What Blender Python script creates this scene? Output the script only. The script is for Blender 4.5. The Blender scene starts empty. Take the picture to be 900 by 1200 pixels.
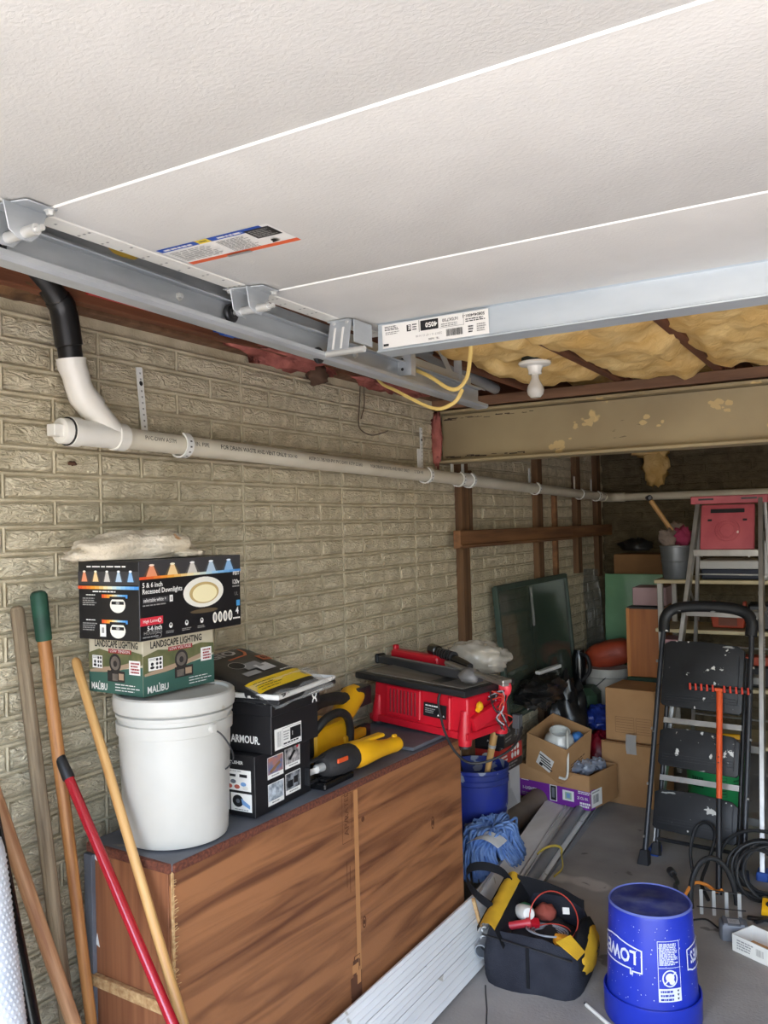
import bpy, bmesh, math, random
from math import sin, cos, pi, radians, atan2, sqrt, hypot
from mathutils import Vector, Matrix, noise
random.seed(7)
scene = bpy.context.scene
COL = scene.collection

# ------------------------------------------------------------------ camera
CAM = Vector((1.87, 0.0, 1.61))
_yaw, _pitch, _roll = radians(30.5), radians(0.9), radians(1.43)
_F = Vector((-sin(_yaw)*cos(_pitch), cos(_yaw)*cos(_pitch), sin(_pitch)))
_R0 = Vector((cos(_yaw), sin(_yaw), 0)); _U0 = _R0.cross(_F)
_R = _R0*cos(_roll) - _U0*sin(_roll); _U = _R0*sin(_roll) + _U0*cos(_roll)
cd = bpy.data.cameras.new('camera'); cam = bpy.data.objects.new('camera', cd); COL.objects.link(cam)
cd.sensor_fit = 'VERTICAL'; cd.sensor_height = 36.0; cd.lens = 30.0; cd.clip_start = .02
mw = Matrix((( _R.x, _U.x, -_F.x, CAM.x), (_R.y, _U.y, -_F.y, CAM.y), (_R.z, _U.z, -_F.z, CAM.z), (0, 0, 0, 1)))
cam.matrix_world = mw
scene.camera = cam

# ------------------------------------------------------------------ light
world = bpy.data.worlds.new('world'); scene.world = world; world.use_nodes = True
wn = world.node_tree.nodes; wl = world.node_tree.links
bg = wn['Background']; sky = wn.new('ShaderNodeTexSky'); sky.sky_type = 'NISHITA'; sky.sun_disc = False
sky.sun_elevation = radians(58); sky.sun_rotation = radians(200); sky.dust_density = 2.5
wl.new(sky.outputs[0], bg.inputs[0]); bg.inputs[1].default_value = .62
sd = bpy.data.lights.new('sun', 'SUN'); sd.energy = 3.2; sd.angle = radians(.6); sd.color = (1, .97, .93)
so = bpy.data.objects.new('sun', sd); COL.objects.link(so)
so.location = (2, -5, 8); so.rotation_euler = Vector((.30, 1.0, -1.75)).to_track_quat('-Z', 'Y').to_euler()
pd = bpy.data.lights.new('door_portal', 'AREA'); pd.shape = 'RECTANGLE'; pd.size = 4.9; pd.size_y = 2.12
pd.cycles.is_portal = True
po = bpy.data.objects.new('door_portal', pd); COL.objects.link(po)
po.location = (3.1, -.36, 1.06); po.rotation_euler = (radians(90), 0, 0)
vs = scene.view_settings; vs.view_transform = 'Standard'; vs.look = 'None'; vs.gamma = 1; vs.use_curve_mapping = False
vs.exposure = 1.5

# ------------------------------------------------------------------ materials
def lin(c):
    o = []
    for k in c[:3]:
        k = k/255.0
        o.append(k/12.92 if k <= .04045 else ((k+.055)/1.055)**2.4)
    return (o[0], o[1], o[2], 1)
MATS = {}
def mat(name, c, rough=.6, metal=0, c2=None, ns=8, st=(1, 1, 1), bump=0, bs=80, bst=None, spots=None, trans=0, coat=0,
        alpha=1, coord='Object', contrast=(.35, .65), detail=4, dist=0, spec=.5):
    """principled material: colour c mixed to c2 by stretched noise, bump noise, optional paint spots (colour, scale, threshold)"""
    if name in MATS: return MATS[name]
    m = bpy.data.materials.new(name); m.use_nodes = True; MATS[name] = m
    n = m.node_tree.nodes; l = m.node_tree.links; b = n['Principled BSDF']
    b.inputs['Roughness'].default_value = rough; b.inputs['Metallic'].default_value = metal
    b.inputs['Specular IOR Level'].default_value = spec
    b.inputs['Base Color'].default_value = lin(c)
    if trans: b.inputs['Transmission Weight'].default_value = trans
    if coat: b.inputs['Coat Weight'].default_value = coat
    if alpha < 1: b.inputs['Alpha'].default_value = alpha
    src = None
    def coords(stv):
        mp = n.new('ShaderNodeMapping'); mp.inputs['Scale'].default_value = stv
        if coord == 'World':
            g = n.new('ShaderNodeNewGeometry'); l.new(g.outputs['Position'], mp.inputs[0])
        else:
            t = n.new('ShaderNodeTexCoord'); l.new(t.outputs[coord], mp.inputs[0])
        return mp.outputs[0]
    col = None
    if c2:
        t = n.new('ShaderNodeTexNoise'); t.inputs['Scale'].default_value = ns; t.inputs['Detail'].default_value = detail
        t.inputs['Distortion'].default_value = dist
        l.new(coords(st), t.inputs['Vector'])
        r = n.new('ShaderNodeMapRange'); r.inputs[1].default_value = contrast[0]; r.inputs[2].default_value = contrast[1]
        l.new(t.outputs[0], r.inputs[0])
        x = n.new('ShaderNodeMix'); x.data_type = 'RGBA'; x.inputs[6].default_value = lin(c); x.inputs[7].default_value = lin(c2)
        l.new(r.outputs[0], x.inputs[0]); col = x.outputs[2]
    for sp in (spots or []):
        t = n.new('ShaderNodeTexNoise'); t.inputs['Scale'].default_value = sp[1]; t.inputs['Detail'].default_value = 3
        l.new(coords(sp[3] if len(sp) > 3 else (1, 1, 1)), t.inputs['Vector'])
        r = n.new('ShaderNodeMapRange'); r.inputs[1].default_value = sp[2]; r.inputs[2].default_value = sp[2]+.025
        l.new(t.outputs[0], r.inputs[0])
        x = n.new('ShaderNodeMix'); x.data_type = 'RGBA'; x.inputs[7].default_value = lin(sp[0])
        if col: l.new(col, x.inputs[6])
        else: x.inputs[6].default_value = lin(c)
        l.new(r.outputs[0], x.inputs[0]); col = x.outputs[2]
    if col: l.new(col, b.inputs['Base Color'])
    if bump:
        t = n.new('ShaderNodeTexNoise'); t.inputs['Scale'].default_value = bs; t.inputs['Detail'].default_value = 4
        t.inputs['Distortion'].default_value = dist
        l.new(coords(bst or st), t.inputs['Vector'])
        bp = n.new('ShaderNodeBump'); bp.inputs['Strength'].default_value = min(1, bump); bp.inputs['Distance'].default_value = .004*max(1, bump)
        l.new(t.outputs[0], bp.inputs['Height']); l.new(bp.outputs[0], b.inputs['Normal'])
    return m

def P_(name, c, **k): return mat(name, c, **k)
BRICK = mat('brick_paint', (228, 216, 187), .85, c2=(202, 189, 159), ns=9, coord='World', bump=4.5, bs=1.0, bst=(26, 26, 70), dist=1.8, spec=.25)
BRICKR = mat('brick_mortar', (206, 194, 166), .9, c2=(182, 170, 142), ns=14, coord='World', bump=.8, bs=120, spec=.2)
CONC = mat('concrete_floor', (172, 168, 162), .75, c2=(142, 138, 133), ns=2.2, coord='World', bump=.5, bs=90, detail=8,
           spots=[((202, 198, 190), 1.5, .63), ((116, 111, 106), 6.0, .66)], spec=.3)
DRIVE = mat('driveway_concrete', (178, 172, 163), .9, c2=(164, 158, 149), ns=3, coord='World')
BRICKD = mat('bare_brick', (112, 100, 78), .9, c2=(88, 78, 60), ns=9, coord='World', bump=3, bs=1.0, bst=(30, 34, 90), dist=1.4, spec=.2)  # back wall brick, a darker brown than the left wall
PLAIN = mat('plain_wall', (140, 130, 112), .9, c2=(120, 112, 96), ns=4, coord='World')
STUC = mat('stucco_steel', (220, 218, 213), .5, c2=(214, 212, 207), ns=6, bump=.30, bs=1.0, bst=(120, 170, 120), coord='World', dist=.6)
WHITE = mat('white_plastic', (232, 230, 222), .4, c2=(222, 219, 209), ns=5)
WHITEP = mat('white_print', (236, 234, 228), .6)
GREYP = mat('grey_print', (150, 148, 144), .6)
BLACKP = mat('black_print', (24, 24, 26), .5)
PVC = mat('pvc', (226, 219, 200), .35, c2=(214, 206, 186), ns=6)
PVC2 = mat('pvc_fitting', (238, 235, 226), .3, c2=(228, 224, 214), ns=6)
ABS = mat('abs_black', (26, 26, 27), .35, c2=(38, 37, 36), ns=9)
GALV = mat('galvanized', (200, 204, 206), .42, .45, c2=(172, 177, 180), ns=12, st=(1, .3, 1), detail=6)
GALV2 = mat('galvanized_strut', (206, 214, 219), .42, .35, c2=(190, 199, 205), ns=9, st=(.4, 1, 1), detail=6)
STEEL = mat('bright_steel', (218, 218, 214), .3, .5)
ALU = mat('aluminium', (190, 188, 182), .35, .85, c2=(165, 163, 158), ns=10, detail=6)
DSTEEL = mat('dark_steel', (70, 70, 72), .4, .8)
BEAM = mat('painted_beam', (164, 148, 112), .55, c2=(146, 130, 98), ns=2.2, coord='World', bump=.2, bs=30,
           spots=[((206, 180, 124), 7.0, .655), ((62, 46, 34), 9.0, .72, (1, 1, 6))])
JOIST = mat('joist_wood', (126, 76, 48), .8, c2=(92, 54, 34), ns=3, st=(8, .6, 8), coord='World', bump=.4, bs=40)
PLATE = mat('plate_wood', (128, 94, 68), .7, c2=(98, 68, 47), ns=3, st=(.6, 8, 8), coord='World', bump=.3, bs=40)
STUD = mat('stud_wood', (118, 86, 56), .8, c2=(88, 62, 40), ns=3, st=(8, 8, .6), coord='World', bump=.4, bs=40)
SHELFW = mat('rail_wood', (140, 98, 62), .75, c2=(104, 70, 44), ns=3, st=(8, .6, 8), coord='World', bump=.4, bs=40)
SUBF = mat('subfloor_wood', (104, 66, 42), .85, c2=(78, 48, 32), ns=2, coord='World')
INSY = mat('insulation_yellow', (238, 206, 142), .95, c2=(214, 172, 104), ns=7, coord='World', bump=1.6, bs=30, detail=8, dist=.8, spec=.1)
INSR = mat('insulation_pink', (186, 114, 104), .95, c2=(146, 86, 78), ns=14, coord='World', bump=1.5, bs=50, spec=.1)
CARD = mat('cardboard', (176, 136, 94), .8, c2=(160, 120, 80), ns=4, st=(1, 1, 1), bump=.15, bs=6, bst=(60, 60, 1), spec=.2)
CARD2 = mat('cardboard_light', (192, 150, 106), .8, c2=(176, 134, 92), ns=4, spec=.2)
CARDD = mat('cardboard_dark', (140, 104, 70), .85, c2=(122, 90, 60), ns=4, spec=.2)
PLY = mat('plywood', (162, 108, 68), .55, c2=(104, 62, 37), ns=2.3, st=(3, .55, 7), bump=.25, bs=30, bst=(6, 2, 30), detail=8, dist=1.2, contrast=(.42, .68))
PLYS = mat('cabinet_side_wood', (150, 96, 62), .6, c2=(126, 76, 48), ns=3, st=(16, 16, .7), bump=.2, bs=30)
PLYE = mat('raw_edge', (206, 170, 120), .9, c2=(170, 128, 82), ns=60, bump=1.0, bs=160)
GTOP = mat('grey_painted_top', (104, 108, 116), .6, c2=(88, 90, 96), ns=5, bump=.2, bs=60, spots=[((128, 122, 112), 12, .68)])
CHIP = mat('chipboard_edge', (120, 66, 46), .9, c2=(86, 46, 32), ns=120, bump=.8, bs=200)
WOODL = mat('handle_wood_light', (216, 172, 110), .45, c2=(184, 134, 76), ns=5, st=(12, 12, .7))
WOODM = mat('handle_wood', (186, 130, 74), .5, c2=(140, 88, 46), ns=5, st=(14, 14, .7), bump=.3, bs=20)
WOODG = mat('handle_wood_grey', (152, 134, 108), .8, c2=(104, 88, 68), ns=5, st=(16, 16, .6), bump=.6, bs=20)
WOODR = mat('handle_wood_red', (200, 154, 112), .6, c2=(156, 106, 72), ns=5, st=(12, 12, .7), bump=.3, bs=20)
GREEN = mat('green_rubber', (34, 78, 58), .6, c2=(26, 60, 46), ns=18)
RED = mat('red_plastic', (204, 26, 44), .35, c2=(184, 22, 38), ns=6)
REDG = mat('red_gloss_pole', (160, 20, 36), .2, coat=.5)
REDF = mat('faded_red_plastic', (178, 84, 90), .55, c2=(158, 66, 74), ns=8, bump=.2, bs=60, spots=[((220, 200, 190), 14, .73)])
BLK = mat('black_plastic', (26, 26, 28), .45, c2=(36, 36, 38), ns=14)
BLKG = mat('black_gloss', (16, 16, 18), .22)
BLKC = mat('black_card', (26, 25, 27), .45)
RUB = mat('black_rubber', (28, 28, 29), .6, c2=(38, 38, 38), ns=20)
YEL = mat('yellow_plastic', (236, 178, 26), .4, c2=(222, 162, 22), ns=7)
YELF = mat('yellow_fabric', (226, 178, 40), .8, c2=(204, 156, 34), ns=10, bump=.4, bs=200)
YELC = mat('yellow_cable', (222, 192, 112), .5)
DIRTY = mat('paint_splattered_black', (18, 19, 21), .5, c2=(28, 29, 31), ns=7, bump=.15, bs=90,
            spots=[((206, 204, 196), 24, .665), ((150, 150, 146), 9, .69, (1, 1, 4))])
FAB = mat('navy_black_fabric', (35, 36, 44), .85, c2=(46, 48, 56), ns=12, bump=.5, bs=260, spec=.25)
FABD = mat('black_webbing', (24, 24, 27), .85, bump=.3, bs=300, spec=.25)
BLUE = mat('blue_plastic', (30, 52, 178), .38, c2=(26, 46, 160), ns=5, spots=[((150, 160, 205), 26, .77)])
BLUED = mat('blue_plastic_dusty', (32, 50, 150), .5, c2=(46, 58, 120), ns=7, bump=.1, bs=50, spots=[((150, 156, 176), 13, .59)])
BLUEM = mat('blue_mop_yarn', (136, 166, 214), .95, c2=(100, 134, 194), ns=30, spec=.1)
ORANGE = mat('orange_plastic', (228, 92, 44), .45, c2=(210, 80, 36), ns=6)
ORANGED = mat('orange_dusty', (176, 72, 42), .55, c2=(152, 58, 34), ns=6)
GREY = mat('grey_plastic', (120, 124, 132), .5, c2=(104, 108, 116), ns=10)
CLOTH = mat('towel', (224, 212, 192), .95, c2=(206, 192, 168), ns=9, bump=1.2, bs=120, spots=[((186, 140, 100), 9, .70)], spec=.1)
CLEAR = mat('clear_film', (236, 236, 232), .12, alpha=.22, spec=.8)
CLEARB = mat('cloudy_bag_film', (214, 208, 196), .22, c2=(180, 172, 158), ns=9, alpha=.55, spec=.9, bump=.6, bs=25)
GLASS = mat('dusty_glass', (70, 84, 74), .08, alpha=.62, spec=.8, c2=(88, 98, 86), ns=3)
GLASSF = mat('glass_frame_green', (66, 82, 72), .4, c2=(54, 68, 60), ns=8)
TRIMW = mat('white_trim_board', (238, 238, 235), .5, c2=(220, 219, 215), ns=3, st=(6, .5, 1), bump=.1, bs=40, spots=[((186, 180, 168), 9, .68)])
COND = mat('grey_conduit', (142, 146, 150), .4, c2=(124, 128, 132), ns=4)
TUBEB = mat('brown_card_tube', (126, 112, 98), .8, c2=(104, 92, 80), ns=4)
PURP = mat('purple_print', (122, 40, 150), .6)
GREENP = mat('green_bucket', (38, 150, 84), .45, c2=(32, 134, 74), ns=5)
GREEND = mat('green_tote', (58, 84, 62), .5, c2=(46, 70, 52), ns=5)
GREENS = mat('green_gloss_sheet', (124, 166, 130), .15, c2=(104, 146, 112), ns=3, bump=.4, bs=9)
PINKB = mat('mauve_box', (176, 146, 146), .8, c2=(160, 132, 132), ns=4)
OWOOD = mat('orange_wood_door', (178, 108, 52), .45, c2=(152, 88, 40), ns=3, st=(12, 12, .6))
BEIGE = mat('beige_shelf', (206, 190, 150), .5, c2=(190, 174, 136), ns=5)
BAGBLK = mat('black_bag_film', (22, 22, 23), .3, c2=(34, 34, 34), ns=5, bump=.6, bs=14)
BLUEB = mat('blue_bag_film', (36, 60, 150), .35, bump=.8, bs=20, c2=(30, 48, 120), ns=6)
REDB = mat('red_bag_film', (150, 26, 44), .4, bump=.8, bs=20, c2=(120, 20, 34), ns=6)
FILM = mat('grey_drape_film', (92, 92, 86), .3, alpha=.6, bump=.8, bs=12)
PORC = mat('porcelain', (238, 236, 228), .25)
BULB = mat('bulb_glass', (236, 234, 226), .1, alpha=.75, c2=(226, 222, 212), ns=3)
BUBBLE = mat('bubble_wrap', (226, 230, 236), .2, alpha=.8, bump=1, bs=1)
CABLE_R = mat('red_wire', (190, 64, 48), .5)
CABLE_G = mat('grey_wire', (150, 152, 156), .4)
TAN = mat('tan_tools', (150, 110, 76), .7, c2=(128, 92, 62), ns=6)
RAGS = mat('rags', (164, 146, 132), .9, c2=(132, 116, 106), ns=9, bump=.8, bs=60)
PINKR = mat('pink_rag', (170, 60, 96), .9, bump=.6, bs=60)
PAIL = mat('zinc_pail', (132, 136, 138), .45, .6, c2=(112, 116, 120), ns=7)
DARKBOX = mat('navy_box', (36, 42, 58), .6)
TEAL = mat('teal_band', (64, 96, 84), .6)

# ------------------------------------------------------------------ mesh helpers
class MB:
    def __init__(s): s.v = []; s.f = []; s.mi = []; s.mats = []
    def _m(s, m):
        if m is None: return 0
        if m not in s.mats: s.mats.append(m)
        return s.mats.index(m)
    def add(s, vs, fs, m=None):
        o = len(s.v); k = s._m(m)
        s.v += [tuple(v) for v in vs]
        for f in fs: s.f.append(tuple(i+o for i in f)); s.mi.append(k)
        return s
    def box(s, c, d, m=None, rz=0, M=None, taper=1.0):
        x, y, z = d[0]/2, d[1]/2, d[2]/2; vs = []
        for k in ((-1, -1, -1), (1, -1, -1), (1, 1, -1), (-1, 1, -1), (-1, -1, 1), (1, -1, 1), (1, 1, 1), (-1, 1, 1)):
            t = taper if k[2] > 0 else 1
            p = Vector((k[0]*x*t, k[1]*y*t, k[2]*z))
            if M is not None: p = M @ p
            elif rz: p = Matrix.Rotation(rz, 3, 'Z') @ p
            vs.append(p + Vector(c))
        return s.add(vs, [(3, 2, 1, 0), (4, 5, 6, 7), (0, 1, 5, 4), (1, 2, 6, 5), (2, 3, 7, 6), (3, 0, 4, 7)], m)
    def bar(s, a, b, w, h, m=None, up=(0, 0, 1)):
        a = Vector(a); b = Vector(b); d = (b-a); L = d.length; d.normalize(); up = Vector(up)
        sd = d.cross(up)
        if sd.length < 1e-4: sd = d.cross(Vector((1, 0, 0)))
        sd.normalize(); u = sd.cross(d)
        M = Matrix((sd, d, u)).transposed()
        return s.box((a+b)/2, (w, L, h), m, M=M)
    def tube(s, pts, r, n=8, m=None, closed=False, cap=True, flat=None):
        pts = [Vector(p) for p in pts]; N = len(pts)
        rs = r if isinstance(r, (list, tuple)) else [r]*N
        T = []
        for i in range(N):
            if closed: t = pts[(i+1) % N]-pts[i-1]
            elif i == 0: t = pts[1]-pts[0]
            elif i == N-1: t = pts[-1]-pts[-2]
            else: t = (pts[i+1]-pts[i]).normalized()+(pts[i]-pts[i-1]).normalized()
            if t.length < 1e-9: t = Vector((0, 0, 1))
            T.append(t.normalized())
        a = Vector((0, 0, 1)) if abs(T[0].z) < .9 else Vector((1, 0, 0))
        u = (a - T[0]*a.dot(T[0])).normalized(); vs = []
        for i in range(N):
            u = (u - T[i]*u.dot(T[i]))
            u = u.normalized() if u.length > 1e-6 else T[i].orthogonal().normalized()
            w = T[i].cross(u)
            for k in range(n):
                q = 2*pi*k/n; fu, fw = (1, 1) if flat is None else flat
                vs.append(pts[i]+(u*cos(q)*fu+w*sin(q)*fw)*rs[i])
        fs = []
        for i in range(N if closed else N-1):
            j = (i+1) % N
            for k in range(n):
                fs.append((i*n+k, i*n+(k+1) % n, j*n+(k+1) % n, j*n+k))
        if cap and not closed:
            fs.append(tuple(range(n-1, -1, -1))); fs.append(tuple((N-1)*n+k for k in range(n)))
        return s.add(vs, fs, m)
    def lathe(s, prof, n=24, m=None, M=None, a0=0, a1=2*pi, ell=1.0):
        vs = []; full = abs(a1-a0-2*pi) < 1e-6; kk = n if full else n+1
        for r, z in prof:
            for k in range(kk):
                q = a0+(a1-a0)*k/n; p = Vector((r*cos(q), r*sin(q)*ell, z))
                vs.append(M @ p if M is not None else p)
        fs = []
        for i in range(len(prof)-1):
            for k in range(n):
                j = (k+1) % kk
                if prof[i][0] < 1e-7: fs.append((i*kk, (i+1)*kk+j, (i+1)*kk+k))
                elif prof[i+1][0] < 1e-7: fs.append((i*kk+k, i*kk+j, (i+1)*kk))
                else: fs.append((i*kk+k, i*kk+j, (i+1)*kk+j, (i+1)*kk+k))
        return s.add(vs, fs, m)
    def prism(s, poly, h, m=None, M=None):
        n = len(poly); vs = [Vector((p[0], p[1], 0)) for p in poly]+[Vector((p[0], p[1], h)) for p in poly]
        if M is not None: vs = [M @ v for v in vs]
        fs = [tuple(range(n-1, -1, -1)), tuple(range(n, 2*n))]+[(i, (i+1) % n, n+(i+1) % n, n+i) for i in range(n)]
        return s.add(vs, fs, m)
    def blob(s, c, r, nz=10, n=16, amp=.12, fr=2.5, seed=0, m=None, M=None, flatz=None, sq=1.0):
        vs = []; c = Vector(c)
        for i in range(nz+1):
            a = pi*i/nz
            for k in range(n):
                q = 2*pi*k/n; d = Vector((sin(a)*cos(q), sin(a)*sin(q), cos(a)))
                if sq != 1.0: d = Vector([math.copysign(abs(x)**sq, x) for x in d])
                e = 1+amp*noise.fractal(d*fr+Vector((seed*7.3, seed*3.1, seed)), 1.0, 2.0, 3)
                p = Vector((d.x*r[0]*e, d.y*r[1]*e, d.z*r[2]*e))
                if flatz is not None and p.z < flatz: p.z = flatz
                if M is not None: p = M @ p
                vs.append(p+c)
        fs = [(i*n+k, (i+1)*n+k, (i+1)*n+(k+1) % n, i*n+(k+1) % n) for i in range(nz) for k in range(n)]
        return s.add(vs, fs, m)
    def grid(s, fn, nu, nv, m=None):
        vs = [fn(i/nu, j/nv) for j in range(nv+1) for i in range(nu+1)]
        fs = [(j*(nu+1)+i, j*(nu+1)+i+1, (j+1)*(nu+1)+i+1, (j+1)*(nu+1)+i) for j in range(nv) for i in range(nu)]
        return s.add(vs, fs, m)
    def mesh(s, name, smooth=35, bevel=0, seg=1, clean=True):
        me = bpy.data.meshes.new(name); me.from_pydata([tuple(v) for v in s.v], [], s.f)
        for m in s.mats: me.materials.append(m)
        if len(s.mats) > 1:
            for p, k in zip(me.polygons, s.mi): p.material_index = k
        bm = bmesh.new(); bm.from_mesh(me)
        if clean: bmesh.ops.remove_doubles(bm, verts=bm.verts, dist=1e-6)
        if bevel:
            es = [e for e in bm.edges if len(e.link_faces) == 2 and e.calc_face_angle(0) > radians(30)]
            bmesh.ops.bevel(bm, geom=es, offset=bevel, segments=seg, affect='EDGES', profile=.6, clamp_overlap=True)
        if clean: bmesh.ops.recalc_face_normals(bm, faces=bm.faces)
        bm.to_mesh(me); bm.free()
        if smooth:
            me.polygons.foreach_set('use_smooth', [True]*len(me.polygons))
            me.set_sharp_from_angle(angle=radians(smooth))
        me.update(); return me
    def build(s, name, m=None, parent=None, smooth=35, bevel=0, seg=1, loc=None, clean=True):
        if m is not None and not s.mats: s.mats = [m]
        o = bpy.data.objects.new(name, s.mesh(name, smooth, bevel, seg, clean)); COL.objects.link(o)
        if parent: o.parent = parent
        if loc: o.location = loc
        return o

def tag(o, label=None, cat=None, group=None, kind=None):
    if label: o['label'] = label
    if cat: o['category'] = cat
    if group: o['group'] = group
    if kind: o['kind'] = kind
    return o
def thing(name, label, cat, loc=(0, 0, 0), rz=0, group=None, rot=None):
    o = bpy.data.objects.new(name, None); COL.objects.link(o); o.empty_display_size = .05
    o.location = loc; o.rotation_euler = rot if rot else (0, 0, rz)
    return tag(o, label, cat, group)
def inst(name, me, parent=None, loc=(0, 0, 0), rot=(0, 0, 0), m=None):
    o = bpy.data.objects.new(name, me); COL.objects.link(o); o.location = loc; o.rotation_euler = rot
    if parent: o.parent = parent
    return o
def arc(c, r, a0, a1, n, ax='z'):
    o = []
    for i in range(n+1):
        q = a0+(a1-a0)*i/n; k = (r*cos(q), r*sin(q))
        o.append((c[0]+k[0], c[1]+k[1], c[2]) if ax == 'z' else (c[0]+k[0], c[1], c[2]+k[1]) if ax == 'y' else (c[0], c[1]+k[0], c[2]+k[1]))
    return o
def spl(pts, k=6):
    """catmull-rom through points"""
    p = [Vector(q) for q in pts]; p = [p[0]*2-p[1]]+p+[p[-1]*2-p[-2]]; o = []
    for i in range(1, len(p)-2):
        for j in range(k):
            t = j/k; a, b, c, d = p[i-1], p[i], p[i+1], p[i+2]
            o.append(.5*((2*b)+(c-a)*t+(2*a-5*b+4*c-d)*t*t+(3*b-a-3*c+d)*t**3))
    o.append(p[-2]); return o
_tc = {}
def text_geo(s, bold=0):
    if (s, bold) in _tc: return _tc[(s, bold)]
    cu = bpy.data.curves.new('t', 'FONT'); cu.body = s; cu.size = 1; cu.offset = bold; cu.resolution_u = 2
    cu.fill_mode = 'FRONT'
    o = bpy.data.objects.new('t', cu); me = o.to_mesh()
    vs = [(v.co.x, v.co.y) for v in me.vertices]; fs = [tuple(p.vertices) for p in me.polygons]
    o.to_mesh_clear(); bpy.data.objects.remove(o); bpy.data.curves.remove(cu)
    if vs:
        x0 = min(v[0] for v in vs); x1 = max(v[0] for v in vs); y0 = min(v[1] for v in vs); y1 = max(v[1] for v in vs)
    else: x0 = x1 = y0 = y1 = 0
    _tc[(s, bold)] = (vs, fs, x0, x1, y0, y1); return _tc[(s, bold)]
class Print:
    """flat print: shapes in (u, v) put on a surface by fn(u, v, lift)"""
    def __init__(s, fn): s.fn = fn; s.mb = MB(); s.k = 0
    @staticmethod
    def plane(O, u, v):
        O = Vector(O); u = Vector(u).normalized(); v = Vector(v).normalized(); n = u.cross(v)
        return Print(lambda a, b, h: O+u*a+v*b+n*h)
    def poly(s, pts, m, lift=.0006):
        vs = [s.fn(a, b, lift+s.k*.00002) for a, b in pts]; s.k += 1
        s.mb.add(vs, [tuple(range(len(vs)))], m); return s
    def rect(s, u0, v0, u1, v1, m, lift=.0006, nu=1):
        h = lift+s.k*.00002; s.k += 1
        vs = []; fs = []
        for i in range(nu+1):
            u = u0+(u1-u0)*i/nu; vs += [s.fn(u, v0, h), s.fn(u, v1, h)]
        for i in range(nu): fs.append((2*i, 2*i+2, 2*i+3, 2*i+1))
        s.mb.add(vs, fs, m); return s
    def frame(s, u0, v0, u1, v1, w, m, nu=1):
        s.rect(u0, v0, u1, v0+w, m, nu=nu); s.rect(u0, v1-w, u1, v1, m, nu=nu); s.rect(u0, v0, u0+w, v1, m); s.rect(u1-w, v0, u1, v1, m); return s
    def ell(s, u, v, a, b, m, n=20, a0=0, a1=2*pi):
        return s.poly([(u+a*cos(a0+(a1-a0)*i/n), v+b*sin(a0+(a1-a0)*i/n)) for i in range(n if abs(a1-a0-2*pi) < 1e-6 else n+1)], m)
    def ring(s, u, v, a, b, w, m, n=24):
        h = .0006+s.k*.00002; s.k += 1; vs = []; fs = []
        for i in range(n):
            q = 2*pi*i/n; vs += [s.fn(u+a*cos(q), v+b*sin(q), h), s.fn(u+(a-w)*cos(q), v+(b-w)*sin(q), h)]
        for i in range(n): j = (i+1) % n; fs.append((2*i, 2*j, 2*j+1, 2*i+1))
        s.mb.add(vs, fs, m); return s
    def text(s, t, u, v, h, m, w=None, bold=0, rot=0, align='l', flip=False):
        vs, fs, x0, x1, y0, y1 = text_geo(t, bold)
        if not vs: return s
        k = h/.70; kx = k if w is None else w/max(1e-6, x1-x0)
        if w is None: w = (x1-x0)*k
        off = {'l': 0, 'c': -w/2, 'r': -w}[align]; c, sn = cos(rot), sin(rot); hh = .0006+s.k*.00002; s.k += 1
        o = []
        for x, y in vs:
            a = (x-x0)*kx+off; b = y*k
            o.append(s.fn(u+a*c-b*sn, v+a*sn+b*c, hh))
        s.mb.add(o, fs, m); return s
    def lines(s, u0, v0, u1, v1, n, m, fill=.5, seed=1, vert=False):
        """rows of tiny illegible print"""
        r = random.Random(seed); H = (v1-v0)/n
        for i in range(n):
            v = v1-(i+1)*H+H*(1-fill)/2; u = u0; end = u1-(u1-u0)*r.random()*.25
            while u < end-1e-6:
                w = min(end-u, (u1-u0)*(.08+.16*r.random())); s.rect(u, v, u+w, v+H*fill, m); u += w+(u1-u0)*.03
        return s
    def barcode(s, u0, v0, u1, v1, m, n=22, seed=3):
        r = random.Random(seed); u = u0; st = (u1-u0)/n
        for i in range(n):
            w = st*(.25+.5*r.random()); s.rect(u, v0, u+w, v1, m); u += st
        return s
    def build(s, name, parent):
        o = s.mb.build(name, None, parent, smooth=0, clean=False)
        if any(k in name for k in ('holes', 'lettering', 'print', 'stamps')): o['kind'] = 'stuff'
        return o
def rmat(a, ax): return Matrix.Rotation(a, 4, ax)
def carton(t, dx, dy, dz, m, bevel=.002, name='carton_body'):
    """closed carton, base centre at the origin"""
    return MB().box((0, 0, dz/2), (dx, dy, dz)).build(name, m, t, bevel=bevel)
def faceE(dx, dy, z0=0): return Print.plane((dx/2, -dy/2, z0), (0, 1, 0), (0, 0, 1))
def faceS(dx, dy, z0=0): return Print.plane((-dx/2, -dy/2, z0), (1, 0, 0), (0, 0, 1))
def faceT(dx, dy, dz): return Print.plane((-dx/2, -dy/2, dz), (1, 0, 0), (0, 1, 0))
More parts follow.
